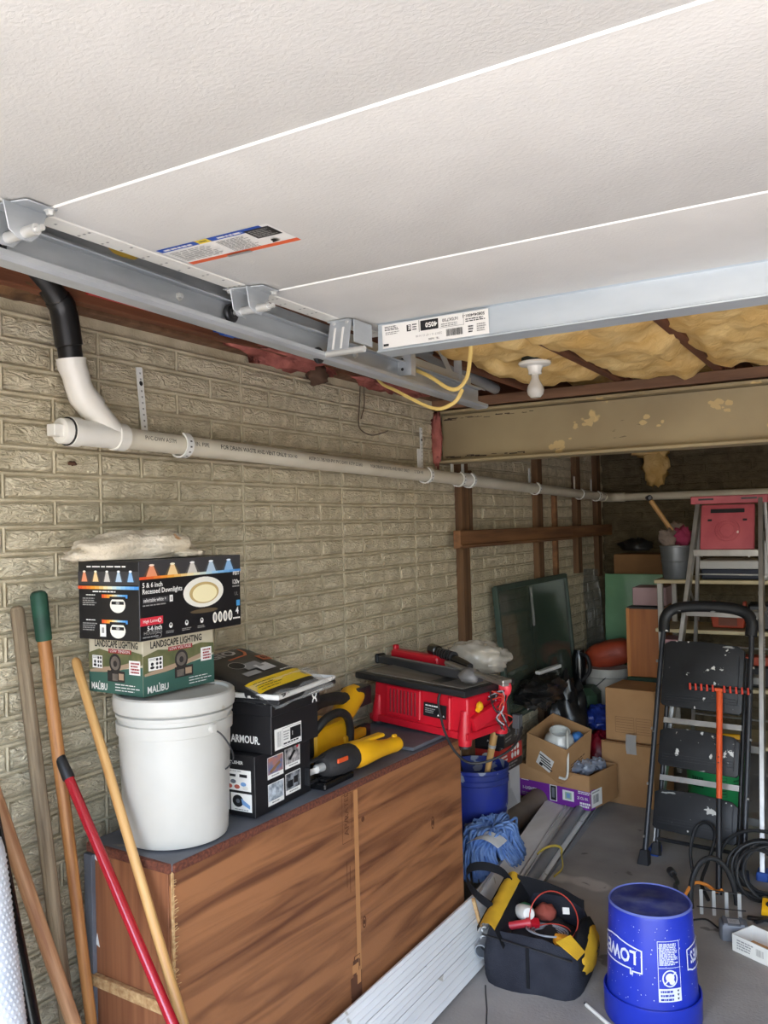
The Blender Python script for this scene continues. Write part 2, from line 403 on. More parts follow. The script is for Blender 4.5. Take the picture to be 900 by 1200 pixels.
# ------------------------------------------------------------------ floor, walls, ceiling
RX, BY, FY = 6.2, 6.45, -.35
fl = MB().box((RX/2, (BY+FY)/2, -.05), (RX+.4, BY-FY+.4, .1)).build('floor', CONC, smooth=0); tag(fl, kind='structure')
cr = MB()
pts = [(1.02, 2.2, .0008)]
for i in range(14): pts.append((1.02-.045*i+random.uniform(-.012, .012), 2.2+.012*i, .0008))
cr.tube([(.62+.02*i+random.uniform(-.003, .003), 2.74-.045*i, .0004) for i in range(14)], .0025, 4)
cr.build('floor_crack', DSTEEL, fl)
dr = MB().box((RX/2, -8.4, -.06), (40, 16, .1)).build('driveway', DRIVE, smooth=0); tag(dr, 'pale concrete driveway outside the open garage door', 'driveway', kind='structure')
WT = 2.20
wl_ = MB().box((-.1, (BY+FY)/2, WT/2), (.2, BY-FY, WT)).build('wall_left', BRICKR, smooth=0); tag(wl_, kind='structure')
ww = MB().box((RX+.1, (BY+FY)/2, 1.25), (.2, BY-FY, 2.5)).build('wall_right', PLAIN, smooth=0); tag(ww, kind='structure')
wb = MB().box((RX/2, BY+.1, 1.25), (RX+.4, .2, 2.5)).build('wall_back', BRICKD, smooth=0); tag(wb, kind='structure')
wf = MB().box((.28, FY-.1, 1.25), (.56, .2, 2.5)).box((5.9, FY-.1, 1.25), (.7, .2, 2.5)).box((3.05, FY-.1, 2.33), (5.0, .2, .36)).build('wall_front', PLAIN, smooth=0); tag(wf, kind='structure')

BH, PW, JT, PROUD = .0667, .605, .0125, .010
def brick_geo(L, seed):
    r = random.Random(seed); nu, nv = 6, 2; g = {}; vs = []; fs = []
    hw, hh = L/2, (BH-JT)/2
    for j in range(nv+1):
        for i in range(nu+1):
            e = i in (0, nu) or j in (0, nv)
            y = -hw+.005+(L-.01)*i/nu; z = -hh+.005+(2*hh-.01)*j/nv
            vs.append((PROUD*(.72 if e else 1)+r.uniform(-.0025, .003), y+(0 if e else r.uniform(-.01, .01)), z))
    for j in range(nv):
        for i in range(nu): k = j*(nu+1)+i; fs.append((k, k+1, k+nu+2, k+nu+1))
    b = len(vs); vs += [(-.004, -hw, -hh), (-.004, hw, -hh), (-.004, hw, hh), (-.004, -hw, hh)]
    fs += [tuple([b, b+1]+[i for i in range(nu, -1, -1)])]
    top = [nv*(nu+1)+i for i in range(nu+1)]; fs += [tuple([b+2, b+3]+top)]
    fs += [tuple([b+3, b]+[j*(nu+1) for j in range(nv+1)]), tuple([b+1, b+2]+[j*(nu+1)+nu for j in range(nv, -1, -1)])]
    return vs, fs
BG = {}; BM = {}
for kind, L in (('full', PW/2-JT), ('half', PW/4-JT)):
    for s_ in range(3):
        BG[kind, s_] = brick_geo(L, s_*11+len(kind)+(5 if kind == 'half' else 0)); q = MB(); q.add(*BG[kind, s_]); q.mats = [BRICK]
        BM[kind, s_] = q.mesh('brick', smooth=50)
def in_view(p):
    q = Vector(p)-CAM; d = q.dot(_F)
    if d < .3: return None
    x = 450+1000*q.dot(_R)/d; y = 600-1000*q.dot(_U)/d
    return d if -40 < x < 940 and -40 < y < 1240 else None
allb = []
r0 = 1.763
row0 = -int(r0/BH)-1
for row in range(row0, 8):
    z = r0+row*BH+BH/2
    if z > WT-.02 or z < BH/2: continue
    lay = (('full', .25), ('full', .75)) if row % 2 else (('half', .125), ('full', .5), ('half', .875))
    for p in range(-4, 9):
        for kind, fr in lay:
            y = 1.63+p*PW+fr*PW
            if FY+.1 < y < BY-.1: allb.append((kind, y, z))
def rank(b):
    d = in_view((0, b[1], b[2]))
    if d is None: return 99
    hid = (b[2] < .80 and b[1] > 1.55)            # stands behind the cabinet
    return d+(8 if hid else 0)
allb.sort(key=rank)
for i, (kind, y, z) in enumerate(allb[:300]):
    inst('brick', BM[kind, random.randrange(3)], wl_, (0, y, z))
q = MB()
for kind, y, z in allb[300:]:
    v, f = BG[kind, random.randrange(3)]; q.add([(a, b+y, c+z) for a, b, c in v], f)
tag(q.build('far_bricks', BRICK, wl_, smooth=50, clean=False), kind='stuff')
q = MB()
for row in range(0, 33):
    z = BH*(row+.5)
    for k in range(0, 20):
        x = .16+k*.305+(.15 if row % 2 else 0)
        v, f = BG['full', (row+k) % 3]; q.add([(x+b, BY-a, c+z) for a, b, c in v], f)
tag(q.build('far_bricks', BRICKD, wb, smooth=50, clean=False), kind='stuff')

# raised mortar beads between the bricks
q = MB(); zs = sorted(set(round(b[2]+BH/2, 4) for b in allb))
for z in zs:
    if z < WT-.005: q.tube([(.0055, FY+.05, z), (.0055, BY-.02, z)], .0048, 8)
for kind, y, z in allb:
    L_ = PW/2 if kind == 'full' else PW/4
    q.tube([(.005, y-L_/2, z-BH/2), (.005, y-L_/2, z+BH/2)], .0045, 6, cap=False)
tag(q.build('mortar_beads', BRICKR, wl_, smooth=60, clean=False), kind='stuff')
MB().blob((.014, 1.53, 1.795), (.004, .014, .006), amp=.5, seed=3).build('mud_mark', mat('mud', (86, 58, 40), .9), wl_, smooth=180)
# timber on the left wall beyond the beam
def fur(y, z0, z1, w, t=.04, m=STUD): MB().box((t/2+.008, y, (z0+z1)/2), (t, w, z1-z0)).build('furring_strip', m, wl_, bevel=.003)
fur(3.90, .0, 2.14, .085); fur(3.985, 1.50, 1.88, .03, .035)
fur(4.98, .0, 2.14, .085); fur(5.30, 1.0, 1.80, .04, .03, SHELFW); fur(5.74, 1.25, 2.14, .085); fur(6.22, 1.2, 2.14, .085)
rl = MB().box((.072, 4.60, 1.532), (.038, 1.72, .088)).box((.072, 5.93, 1.537), (.034, .93, .08)).box((.095, 4.60, 1.502), (.012, 1.72, .012)).build('wall_rail', SHELFW, wl_, bevel=.003)

# ceiling
ce = MB().box((RX/2, (BY+FY)/2, 2.44), (RX+.4, BY-FY+.4, .06)).build('ceiling', SUBF, smooth=0); tag(ce, kind='structure')
jm = MB().box((0, 0, .095), (.038, 4.05, .19)); jm.mats = [JOIST]; jm = jm.mesh('joist', bevel=.002)
jm2 = MB().box((0, 0, .095), (.038, 2.75, .19)); jm2.mats = [JOIST]; jm2 = jm2.mesh('joist', bevel=.002)
JX = [.08+.406*k for k in range(15)]
for x in JX:
    inst('joist', jm, ce, (x, 1.70, 2.205)); inst('joist', jm2, ce, (x+.04, 5.07, 2.205))
def batt(x0, x1, y0, y1, seed, low=2.185, amp=.05):
    def fn(u, v):
        x = x0+(x1-x0)*u; y = y0+(y1-y0)*v
        e = min(1, min(u, 1-u)*5); ez = min(1, min(v, 1-v)*8)
        n_ = noise.fractal(Vector((x*4.5+seed, y*3.2, seed*2.1)), 1, 2, 4)+.6*noise.noise(Vector((x*16, y*9, seed)))
        z = low+.05*(1-e)+.04*(1-ez)+amp*.75*n_
        return (x+.02*noise.noise(Vector((y*6, seed, 1))), y, min(z, 2.40))
    q = MB().grid(fn, 16, 44)
    o = q.build('insulation_batt', INSY, ce, smooth=180); return o
for k in range(1, 14):
    batt(JX[k]+.005+.03*(k == 1), JX[k+1]-.005, 2.12, 3.62, k*1.7, 2.175+.012*(k % 3 == 1))
    batt(JX[k]+.06, JX[k+1]+.01, 3.82, 6.4, k*2.3+40, 2.23, .04)
MB().box((RX/2, 3.72, 2.18), (RX, .14, .045)).build('beam_plate', PLATE, ce, bevel=.003)
MB().box((-.03, (BY+FY)/2, 2.222), (.14, BY-FY, .044)).build('sill_plate', PLATE, ce, bevel=.003)
MB().box((-.06, (BY+FY)/2, 2.33), (.04, BY-FY, .18)).build('rim_board', JOIST, ce)
for k, (y0, y1) in enumerate(((1.0, 2.0), (2.15, 2.75), (2.8, 3.5))):
    if k == 0:
        MB().blob((.03, 1.28, 2.235), (.06, .14, .05), amp=.5, seed=3).build('rim_insulation', mat('insulation_brown', (120, 88, 56), .95, c2=(88, 62, 40), ns=20, bump=1.2, bs=60), ce, smooth=180); continue
    MB().blob((.055, (y0+y1)/2, 2.225), (.07, (y1-y0)/2, .045), nz=16, n=20, amp=.55, fr=4, seed=k).build('rim_insulation', INSR, ce, smooth=180)
MB().blob((.08, 2.58, 2.17), (.035, .045, .035), amp=.4, seed=9).build('spray_foam', mat('foam_brown', (92, 68, 52), .9), ce, smooth=180)

# steel beam
bt = thing('steel_beam', 'olive painted steel I-beam with flaking paint spanning under the ceiling joists', 'beam', (0, 3.72, 1.90))
MB().box((RX/2+.012, 0, .12), (RX-.02, .012, .225)).build('web', BEAM, bt)
MB().box((RX/2+.012, 0, .007), (RX-.02, .13, .014)).build('flange', BEAM, bt, bevel=.002)
MB().box((RX/2+.012, 0, .243), (RX-.02, .13, .014)).build('flange', BEAM, bt, bevel=.002)
rp = Print.plane((0, -.0062, 0), (1, 0, 0), (0, 0, 1)); RUST = mat('rust_streak', (58, 44, 34), .8); TANP = mat('tan_patch', (196, 172, 122), .7); rr2 = random.Random(21)
for i in range(46): u = .03+rr2.random()**1.6*.5; v = .212+rr2.uniform(-.004, .006) if i % 2 else .03+rr2.uniform(-.004, .004); rp.rect(u, v, u+rr2.uniform(.006, .04), v+rr2.uniform(.002, .005), RUST)
for cu, cv, n2 in ((.73, .15, 10), (1.30, .16, 8), (.62, .06, 8), (1.02, .13, 5), (2.1, .12, 9), (2.9, .15, 9)):
    for i in range(n2):
        u = cu+rr2.uniform(-.05, .05); v = cv+rr2.uniform(-.025, .025); k = rr2.uniform(.004, .016); rp.poly([(u+k*1.4*cos(a)*rr2.uniform(.6, 1.2), v+k*sin(a)*rr2.uniform(.5, 1.2)) for a in [2*pi*j/7 for j in range(7)]], TANP)
rp.build('flaked_paint_print', bt)
q = MB()
q.blob((.03, -.085, .12), (.028, .02, .12), amp=.5, seed=5)
q.build('end_packing', INSR, bt, smooth=180)
# loose tuft hanging by the back wall
tf = MB().blob((0, 0, 0), (.09, .05, .13), amp=.5, fr=3, seed=12).blob((-.03, .01, .14), (.15, .05, .06), amp=.5, fr=3, seed=13)
tf = tf.build('insulation_tuft', INSY, smooth=180, loc=(.43, 6.33, 1.98)); tag(tf, 'yellow tuft of insulation hanging loose in front of the dark back wall', 'insulation')

# ------------------------------------------------------------------ overhead garage door
DZ = 2.15; DX0, DX1 = .66, 5.5
dg = bpy.data.objects.new('door_1', None); COL.objects.link(dg); tag(dg, kind='structure'); dg.location = (.66, 1.0, DZ)
ox, oy, oz = dg.location
def dpart(q, name, m, **k): 
    q.v = [(a-ox, b-oy, c-oz) for a, b, c in q.v]; return q.build(name, m, dg, **k)
secs = [(1.553, 2.10), (.942, 1.547), (.333, .936), (-.28, .327)]
for a, b in secs:
    dpart(MB().box(((DX0+DX1)/2, (a+b)/2, DZ+.024), (DX1-DX0, b-a, .048)), 'door_section', STUC, bevel=.004, seg=2)
    dpart(MB().box((.634, (a+b)/2, DZ+.022), (.048, b-a-.004, .044)), 'end_stile', WHITE, bevel=.003)
for y in (1.550, .939, .330):
    dpart(MB().tube([(DX0, y, DZ+.001), (DX1, y, DZ+.001)], .003, 8), 'joint_bead', mat('white_seal', (248, 247, 242), .4))  # whiter than the sections: the joint lip's catch of light put into colour
hp = Print(lambda u, v, h: Vector((u-ox, v-oy, DZ-oz-h)))
r = random.Random(4)
for a, b in secs[:3]:
    y = a+.05
    while y < b-.03:
        for x in (.622, .636, .649):
            if r.random() < .6: hp.rect(x-.003, y-.0035, x+.003, y+.0015, GREYP)
        y += .045+.02*r.random()
hp.build('stile_holes', dg)
# hinges with rollers
def hinge(y):
    h = MB()
    h.prism([(.605, y-.055), (.70, y-.03), (.70, y+.03), (.605, y+.055)], .003, M=Matrix.Translation((0, 0, DZ-.005)))
    for x in (.622, .668):
        M = Matrix(((0, 0, 1, x), (1, 0, 0, y-.03), (0, 1, 0, DZ-.06), (0, 0, 0, 1)))
        h.prism([(-.022, .056), (-.012, .012), (.005, 0), (.03, 0), (.045, .014), (.062, .056)], .003, M=M)
    ho = dpart(h, 'hinge', GALV, bevel=.001)
    s = dpart(MB().tube([(.612, y-.012, DZ-.047), (.70, y-.012, DZ-.047)], .0095, 12).tube([(.60, y-.012, DZ-.047), (.715, y-.012, DZ-.047)], .0055, 8), 'roller_stem', STEEL)
    M = Matrix(((0, 0, 1, .586), (1, 0, 0, y-.012), (0, 1, 0, DZ-.047), (0, 0, 0, 1)))
    dpart(MB().lathe([(0, 0), (.019, 0), (.022, .003), (.022, .009), (.019, .012), (.011, .013), (.010, .016), (0, .016)], 20, M=M), 'roller_wheel', DSTEEL)
    for bx, by in ((.618, y-.044), (.69, y+.022), (.618, y+.044), (.655, y-.02)):
        dpart(MB().lathe([(0, -.009), (.006, -.008), (.007, -.002), (.010, -.0015), (.010, 0), (0, 0)], 6, M=Matrix.Translation((bx, by, DZ-.005))), 'bolt', STEEL)
hinge(.915); hinge(1.515)
# top fixture
q = MB()
M = Matrix.Rotation(radians(-14), 4, 'X')
for x in (.655,):
    q.box((x, 1.855, 2.105), (.068, .003, .085), M=M.to_3x3())
q.box((.70, 1.90, 2.115), (.003, .09, .06)); q.box((.655, 1.885, 2.146), (.068, .07, .004))
dpart(q, 'top_fixture', GALV, bevel=.0012)
q = MB()
for x in (.641, .666): q.box((x, 1.8515, 2.10), (.006, .0012, .06), M=M.to_3x3())
dpart(q, 'slots', WHITEP)
dpart(MB().tube([(.612, 1.85, 2.062), (.735, 1.85, 2.062)], .0085, 12).tube([(.60, 1.85, 2.062), (.62, 1.85, 2.062)], .006, 8), 'roller_stem', STEEL)
M = Matrix(((0, 0, 1, .586), (1, 0, 0, 1.85), (0, 1, 0, 2.062), (0, 0, 0, 1)))
dpart(MB().lathe([(0, 0), (.019, 0), (.022, .003), (.022, .009), (.019, .012), (.011, .013), (.010, .016), (0, .016)], 20, M=M), 'roller_wheel', DSTEEL)
for x in (.635, .675): dpart(MB().lathe([(0, -.009), (.006, -.008), (.007, -.002), (.009, -.0015), (.009, 0), (0, 0)], 6, M=Matrix.Translation((x, 1.865, 2.146))), 'bolt', STEEL)
# reinforcing strut
st_ = MB()
prof = [(1.955, 2.1498), (1.9705, 2.1490), (1.968, 2.080), (1.962, 2.078), (1.962, 2.074), (2.04, 2.074), (2.04, 2.078), (2.032, 2.080), (2.030, 2.1498)]
M = Matrix(((0, 0, 1, .705), (1, 0, 0, 0), (0, 1, 0, 0), (0, 0, 0, 1)))
st_.prism(prof, 4.75, M=M)
dpart(st_, 'strut', GALV2, smooth=20)
sp = Print.plane((.722-ox, 1.9655-oy, 2.082-oz), (1, 0, 0), (0, -.04, 1))
W, H = .308, .062
sp.rect(0, 0, W, H, WHITEP)
sp.lines(.008, .045, .055, .058, 3, BLACKP, seed=2); sp.lines(.010, .034, .055, .043, 2, GREYP, seed=3)
sp.rect(.075, .036, .088, .053, BLACKP); sp.text('E', .086, .051, .011, WHITEP, rot=pi, bold=.02)
sp.lines(.092, .036, .108, .055, 3, BLACKP, seed=5)
sp.rect(.116, .032, .168, .058, BLACKP); sp.text('4050', .165, .051, .012, WHITEP, rot=pi, bold=.03)
sp.text("16'0X7'00", .224, .054, .008, BLACKP, rot=pi, bold=.01); sp.lines(.176, .033, .224, .043, 2, GREYP, seed=8)
sp.text('5080464001-1', .298, .056, .0075, BLACKP, rot=pi, bold=.015); sp.lines(.245, .036, .30, .046, 2, BLACKP, seed=9)
sp.barcode(.19, .008, .238, .026, BLACKP, 26); sp.lines(.252, .008, .268, .028, 3, BLACKP, seed=10); sp.lines(.276, .008, .302, .03, 4, GREYP, seed=11)
sp.text('22517 12 1 07 12 14 08', .178, .022, .0055, GREYP, rot=pi); sp.text('TB.  16080', .170, .010, .005, BLACKP, rot=pi)
sp.rect(.004, .005, .020, .011, BLACKP); sp.rect(.112, .03, .114, .06, GREYP); sp.rect(.24, .03, .241, .06, GREYP); sp.rect(.172, .031, .24, .032, GREYP)
sp.build('strut_label', dg)
# warning sticker on the second section
kp = Print(lambda u, v, h: Vector((.672+u-ox, 1.296-v+.012*u-oy, DZ-oz-h)))
W, H = .268, .104; NAVY = mat('sticker_blue', (42, 84, 176), .5); ORP = mat('sticker_orange', (226, 98, 52), .5); YP = mat('sticker_yellow', (236, 206, 66), .5)
kp.rect(0, 0, W, H, WHITEP); kp.rect(0, .086, W*.93, H, NAVY); kp.rect(W*.36, .086, W*.47, H, YP); kp.lines(W*.38, .091, W*.45, .099, 1, BLACKP)
kp.rect(0, 0, W, .015, ORP); kp.lines(.012, .090, .085, .098, 1, WHITEP, fill=.8); kp.lines(.145, .090, .22, .098, 1, WHITEP, fill=.8, seed=2)
kp.rect(W*.77, .05, W*.98, .095, BLACKP); kp.lines(W*.79, .055, W*.96, .09, 5, GREYP, seed=3)
kp.lines(.01, .025, .12, .080, 8, GREYP, .35, seed=6); kp.lines(.13, .022, .20, .082, 12, BLACKP, .3, seed=7)
kp.rect(W*.36, .003, W*.58, .012, GREYP); kp.ell(W*.86, .035, .006, .006, BLACKP); kp.poly([(W*.82, .024), (W*.9, .028), (W*.89, .034), (W*.84, .032)], BLACKP)
kp.build('warning_sticker', dg)

# track
tr = thing('door_track', 'galvanized steel roller track running along the left edge of the overhead door', 'track', (.575, .9, 2.070))
sl = Matrix.Rotation(-.020, 4, 'X')
def tpart(q, name, m, **k): q.v = [tuple(sl @ Vector(v)) for v in q.v]; return q.build(name, m, tr, **k)
prof = [(0, 0), (.036, 0), (.044, .006), (.044, .016), (.0415, .016), (.0415, .008), (.035, .003), (.003, .003), (.003, .072), (.026, .072), (.032, .066), (.034, .068), (.027, .075), (0, .075)]
M = Matrix(((1, 0, 0, 0), (0, 0, 1, -1.2), (0, 1, 0, 0), (0, 0, 0, 1)))
tpart(MB().prism(prof, 3.2, M=M), 'rail', GALV, smooth=25)
tpart(MB().box((-.004, .4, .085), (.004, 3.1, .05)).box((-.02, .4, .108), (.034, 3.1, .004)), 'support_angle', GALV)
q = MB().box((-.006, 1.85, .2), (.03, .003, .30)).box((-.02, 1.865, .2), (.003, .03, .30)); tpart(q, 'hanger_angle', GALV)
q = MB().bar((-.01, 1.86, .05), (-.01, 1.62, .26), .03, .003, up=(1, 0, 0)); tpart(q, 'hanger_brace', GALV)
for y in (.45, 1.15, 1.85):
    tpart(MB().lathe([(0, .010), (.006, .009), (.007, .003), (.010, .002), (.010, 0), (0, 0)], 6, M=Matrix.Translation((.003, y, .05)) @ rmat(pi/2, 'Y')), 'bolt', STEEL)
# perforated angle above the strut end, spring tube, cable
hb = thing('perforated_bracket', 'short perforated steel angle hanging behind the end of the door strut', 'bracket', (.60, 2.30, 2.07))
MB().box((0, 0, .08), (.05, .003, .16)).box((.025, .012, .08), (.003, .03, .16)).build('angle', GALV, hb)
q = Print.plane((-.025, -.0016, 0), (1, 0, 0), (0, 0, 1))
for z in (.02, .05, .08, .11, .14): q.ell(.02, z, .005, .005, BLACKP, 10)
q.build('holes', hb)
s_ = MB().tube([(.50, 2.55, 2.215), (.36, 3.58, 2.215)], .024, 16).tube([(.505, 2.51, 2.215), (.494, 2.60, 2.215)], .027, 16).build('conduit', COND)
tag(s_, 'dark grey plastic conduit running between the track and the steel beam', 'conduit')
c_ = MB().tube(spl([(.80, 2.34, 2.24), (.80, 2.36, 2.17), (.786, 2.38, 2.11), (.765, 2.4, 2.06), (.735, 2.4, 2.03), (.70, 2.4, 2.034), (.64, 2.4, 2.075), (.57, 2.42, 2.11), (.50, 2.45, 2.13)]), .0065, 8, flat=(1, .6))
c_ = c_.build('electric_cable', YELC); tag(c_, 'cream electric cable looping up from behind the door strut to the ceiling', 'cable')
c_ = MB().tube(spl([(.735, 2.43, 2.03), (.722, 2.42, 2.0), (.70, 2.42, 1.985), (.66, 2.42, 1.975), (.62, 2.42, 1.985), (.57, 2.42, 2.01), (.50, 2.42, 2.05), (.42, 2.46, 2.09), (.36, 2.5, 2.16), (.34, 2.5, 2.3)]), .0065, 8, flat=(1, .6))
c_ = c_.build('electric_cable', YELC); tag(c_, 'cream electric cable drooping lowest under the track beside the brick wall', 'cable')
c_ = MB().tube(spl([(.50, .4, 2.30), (.53, .95, 2.20), (.55, 1.1, 2.175), (.57, 1.22, 2.165), (.52, 1.34, 2.19), (.45, 1.6, 2.25)]), .008, 8)
c_ = c_.build('yellow_hose', mat('yellow_line', (214, 176, 70), .5)); tag(c_, 'yellow line lying above the track beside the white door stile', 'cable')
# red and blue water lines behind the track
c_ = MB().tube([(.12, 1.5, 2.23), (.12, 3.0, 2.23)], .009, 10).build('water_line', mat('pex_red', (176, 40, 44), .4)); tag(c_, 'thin red water pipe behind the door track', 'pipe')
c_ = MB().tube([(.15, 1.95, 2.215), (.15, 2.06, 2.215)], .013, 10).tube([(.15, 1.98, 2.215), (.15, 2.03, 2.215)], .017, 10).build('water_valve', mat('pex_blue', (38, 90, 180), .4)); tag(c_, 'small blue pipe valve above the brick wall', 'valve')

# ceiling bulb
bl = thing('ceiling_lamp', 'bare unlit bulb in a white porcelain holder under the yellow insulation', 'lamp', (.78, 2.96, 2.19))
MB().lathe([(0, .05), (.05, .05), (.052, .0), (0, 0)], 8).build('junction_box', mat('box_green_black', (36, 44, 38), .6), bl, smooth=20)
MB().lathe([(0, .002), (.058, .002), (.060, -.004), (.055, -.010), (.030, -.014), (.024, -.03), (.024, -.042), (.020, -.044), (0, -.044)], 24).build('holder', PORC, bl)
MB().lathe([(.014, -.042), (.014, -.06), (.020, -.072), (.029, -.088), (.0315, -.102), (.028, -.117), (.018, -.128), (0, -.132)], 20).build('bulb', BULB, bl)

# ------------------------------------------------------------------ drain pipe on the wall
dp = thing('drain_pipe', 'cream plastic drain pipe running level along the brick wall', 'pipe', (.09, 1.40, 1.87))
def pz(y): return 1.866-.019*(y-1.6)
L = [(.09, y, pz(y)) for y in (1.60, 2.2, 3.0, 3.9, 4.9, 5.8, 6.25)]
def lp(v): return tuple(Vector(v)-Vector((.09, 1.40, 1.87)))
MB().tube([lp(p) for p in L], .029, 20).build('pipe_run', PVC, dp)
zb = pz(6.3)
MB().tube([lp(p) for p in [(.09, 6.18, zb), (.09, 6.28, zb)]+[(.09+.08*(1-cos(a)), 6.28+.08*sin(a), zb) for a in (pi/8, pi/4, 3*pi/8, pi/2)]+[(.20, 6.36, zb)]], .034, 16).build('elbow', PVC, dp)
MB().tube([lp((.18, 6.36, zb)), lp((3.6, 6.36, zb-.02))], .029, 16).build('pipe_run', PVC, dp)
for y, rr in ((3.80, .034), (4.35, .0), (6.10, .034)):
    if rr: MB().tube([lp((.09, y-.045, pz(y-.045))), lp((.09, y-.043, pz(y))), lp((.09, y+.043, pz(y))), lp((.09, y+.045, pz(y)))], [.031, rr, rr, .031], 20).build('coupling', PVC2, dp)
wy = MB()
wy.tube([lp(p) for p in [(.09, 1.455, 1.868), (.09, 1.457, 1.868), (.09, 1.485, 1.868), (.09, 1.487, 1.868), (.09, 1.60, 1.867), (.09, 1.602, 1.867), (.09, 1.635, 1.866), (.09, 1.637, 1.866)]], [.035, .038, .038, .034, .034, .038, .038, .035], 24)
wy.tube([lp((.09, 1.600, 1.875)), lp((.09, 1.525, 1.945))], .033, 20)
wy.build('wye_fitting', PVC2, dp)
MB().tube([lp(p) for p in [(.09, 1.535, 1.935), (.09, 1.503, 1.965)]+[(.09, 1.503-.022*sin(a)-.0, 1.965+.03*a+.012*a*a) for a in (.3, .7, 1.1)]+[(.09, 1.472, 2.035), (.09, 1.469, 2.055)]], [.037, .037, .035, .034, .034, .036, .037], 20).build('elbow', PVC2, dp)
MB().tube([lp((.09, 1.430, 1.868)), lp((.09, 1.432, 1.868)), lp((.09, 1.458, 1.868))], [.030, .033, .033], 20).box(lp((.09, 1.418, 1.868)), (.03, .03, .03)).build('cleanout_plug', PVC2, dp, bevel=.002)
MB().tube([lp((.09, 1.4515, 1.868)), lp((.09, 1.4545, 1.868))], .0368, 24).build('seal_ring', ABS, dp)
MB().tube([lp(p) for p in [(.09, 1.470, 2.045), (.09, 1.463, 2.10), (.09, 1.455, 2.16), (.09, 1.44, 2.19), (.095, 1.40, 2.225), (.10, 1.35, 2.265)]], [.030, .030, .030, .030, .029, .029], 20).build('black_riser', ABS, dp)
MB().tube([lp(p) for p in [(.09, 1.4645, 2.085), (.09, 1.4640, 2.087), (.09, 1.452, 2.16), (.09, 1.445, 2.185), (.0915, 1.43, 2.20)]], [.031, .034, .034, .034, .033], 20).build('black_coupling', ABS, dp)
MB().tube([lp((.09, 1.4695, 2.047)), lp((.09, 1.469, 2.052))], .0315, 20).build('glue_ring', GREEN, dp)
# lettering along the run
def pf(u, v, h):
    y = 1.66+u; a = v/.029+.22; rr = .0292+h
    return Vector(lp((.09+rr*cos(a), y, pz(y)+rr*sin(a))))
pp = Print(pf)
PIN = mat('pipe_ink', (60, 56, 50), .6)
pp.text('PVC-DWV ASTM', .03, -.008, .0115, PIN); pp.text('2 IN. PIPE', .215, -.008, .0125, PIN); pp.text('FOR DRAIN WASTE AND VENT ONLY', .34, -.008, .0135, PIN, bold=.01)
pp.text('2" SCH 40', .66, -.008, .0115, PIN); pp.text('ASTM D1785 NSF-PW PVC-DWV ASTM D2665', .80, -.008, .0125, PIN); pp.text('FOR DRAIN WASTE AND VENT ONLY', 1.22, -.008, .013, PIN); pp.text('2" SCH 40', 1.58, -.008, .013, PIN)
pp.build('pipe_lettering', dp)
HOOKW = mat('hanger_plastic', (238, 237, 232), .4)
def jhook(y, strap=True, side=1, name='pipe_hook'):
    h = MB(); z = pz(y); w = .026; pts = []
    a = [pi*1.02+pi*1.34*i/16 for i in range(17)]
    for sx, rr in ((-1, .031), (1, .036)): pass
    vs = []; fs = []
    for i, q_ in enumerate(a):
        for rr, yy in ((.0335, -w/2), (.0385, -w/2), (.0385, w/2), (.0335, w/2)):
            vs.append(lp((.09+rr*cos(q_), y+yy, z+rr*sin(q_))))
    for i in range(len(a)-1):
        for k in range(4): fs.append((i*4+k, i*4+(k+1) % 4, i*4+4+(k+1) % 4, i*4+4+k))
    fs += [(3, 2, 1, 0), tuple(len(vs)-4+k for k in range(4))]
    h.add(vs, fs)
    if strap: h.box(lp((.057, y, z+.06)), (.004, w, .12))
    h.build(name, HOOKW, dp)
    d = Print(lambda u, v, hh: Vector(lp((.09+(.0386+hh)*cos(u), y+v, z+(.0386+hh)*sin(u)))))
    for k in range(8): d.rect(3.5+.42*k, -.004, 3.62+.42*k, .004, mat('hole_grey', (96, 94, 90), .6))
    d.build('hook_holes', dp)
for y in (1.86, 3.40, 3.74, 3.86, 4.78, 5.62, 6.0): jhook(y, y > 2)
def wstrap(y, z0, z1, lean=0):
    s = thing('hanger_strap', 'white perforated plastic strap nailed upright on the brick wall above the pipe elbow' if y < 2 else 'white perforated plastic strap hanging at the end of the steel beam', 'strap', (.018, y, z0))
    MB().bar((0, 0, 0), (0, lean, z1-z0), .022, .004, up=(1, 0, 0)).build('strap', HOOKW, s)
    q = Print(lambda u, v, h: Vector((.0022+h, u+lean*v/(z1-z0), v)))
    v = .012
    while v < z1-z0-.01: q.rect(-.003, v, .003, v+.005, GREYP); v += .017
    q.ell(0, (z1-z0)*.75, .007, .007, BLACKP, 10); q.build('holes', s)
wstrap(1.785, 1.90, 2.085, -.018); wstrap(3.50, 1.83, 2.06, 0)
wh = MB().tube(spl([(.02, 2.98, 2.24), (.022, 2.96, 2.10), (.022, 2.95, 2.03), (.03, 2.96, 2.0), (.04, 3.02, 1.985), (.045, 3.10, 2.0), (.05, 3.14, 2.012)]), .0025, 6)
wh.tube(spl([(.022, 2.99, 2.24), (.022, 3.0, 2.12), (.022, 2.97, 2.05)]), .0025, 6)
wh = wh.build('wire_hook', mat('rusty_wire', (110, 96, 78), .6, .5)); tag(wh, 'bent rusty wire hook hanging from the top of the brick wall', 'hook')
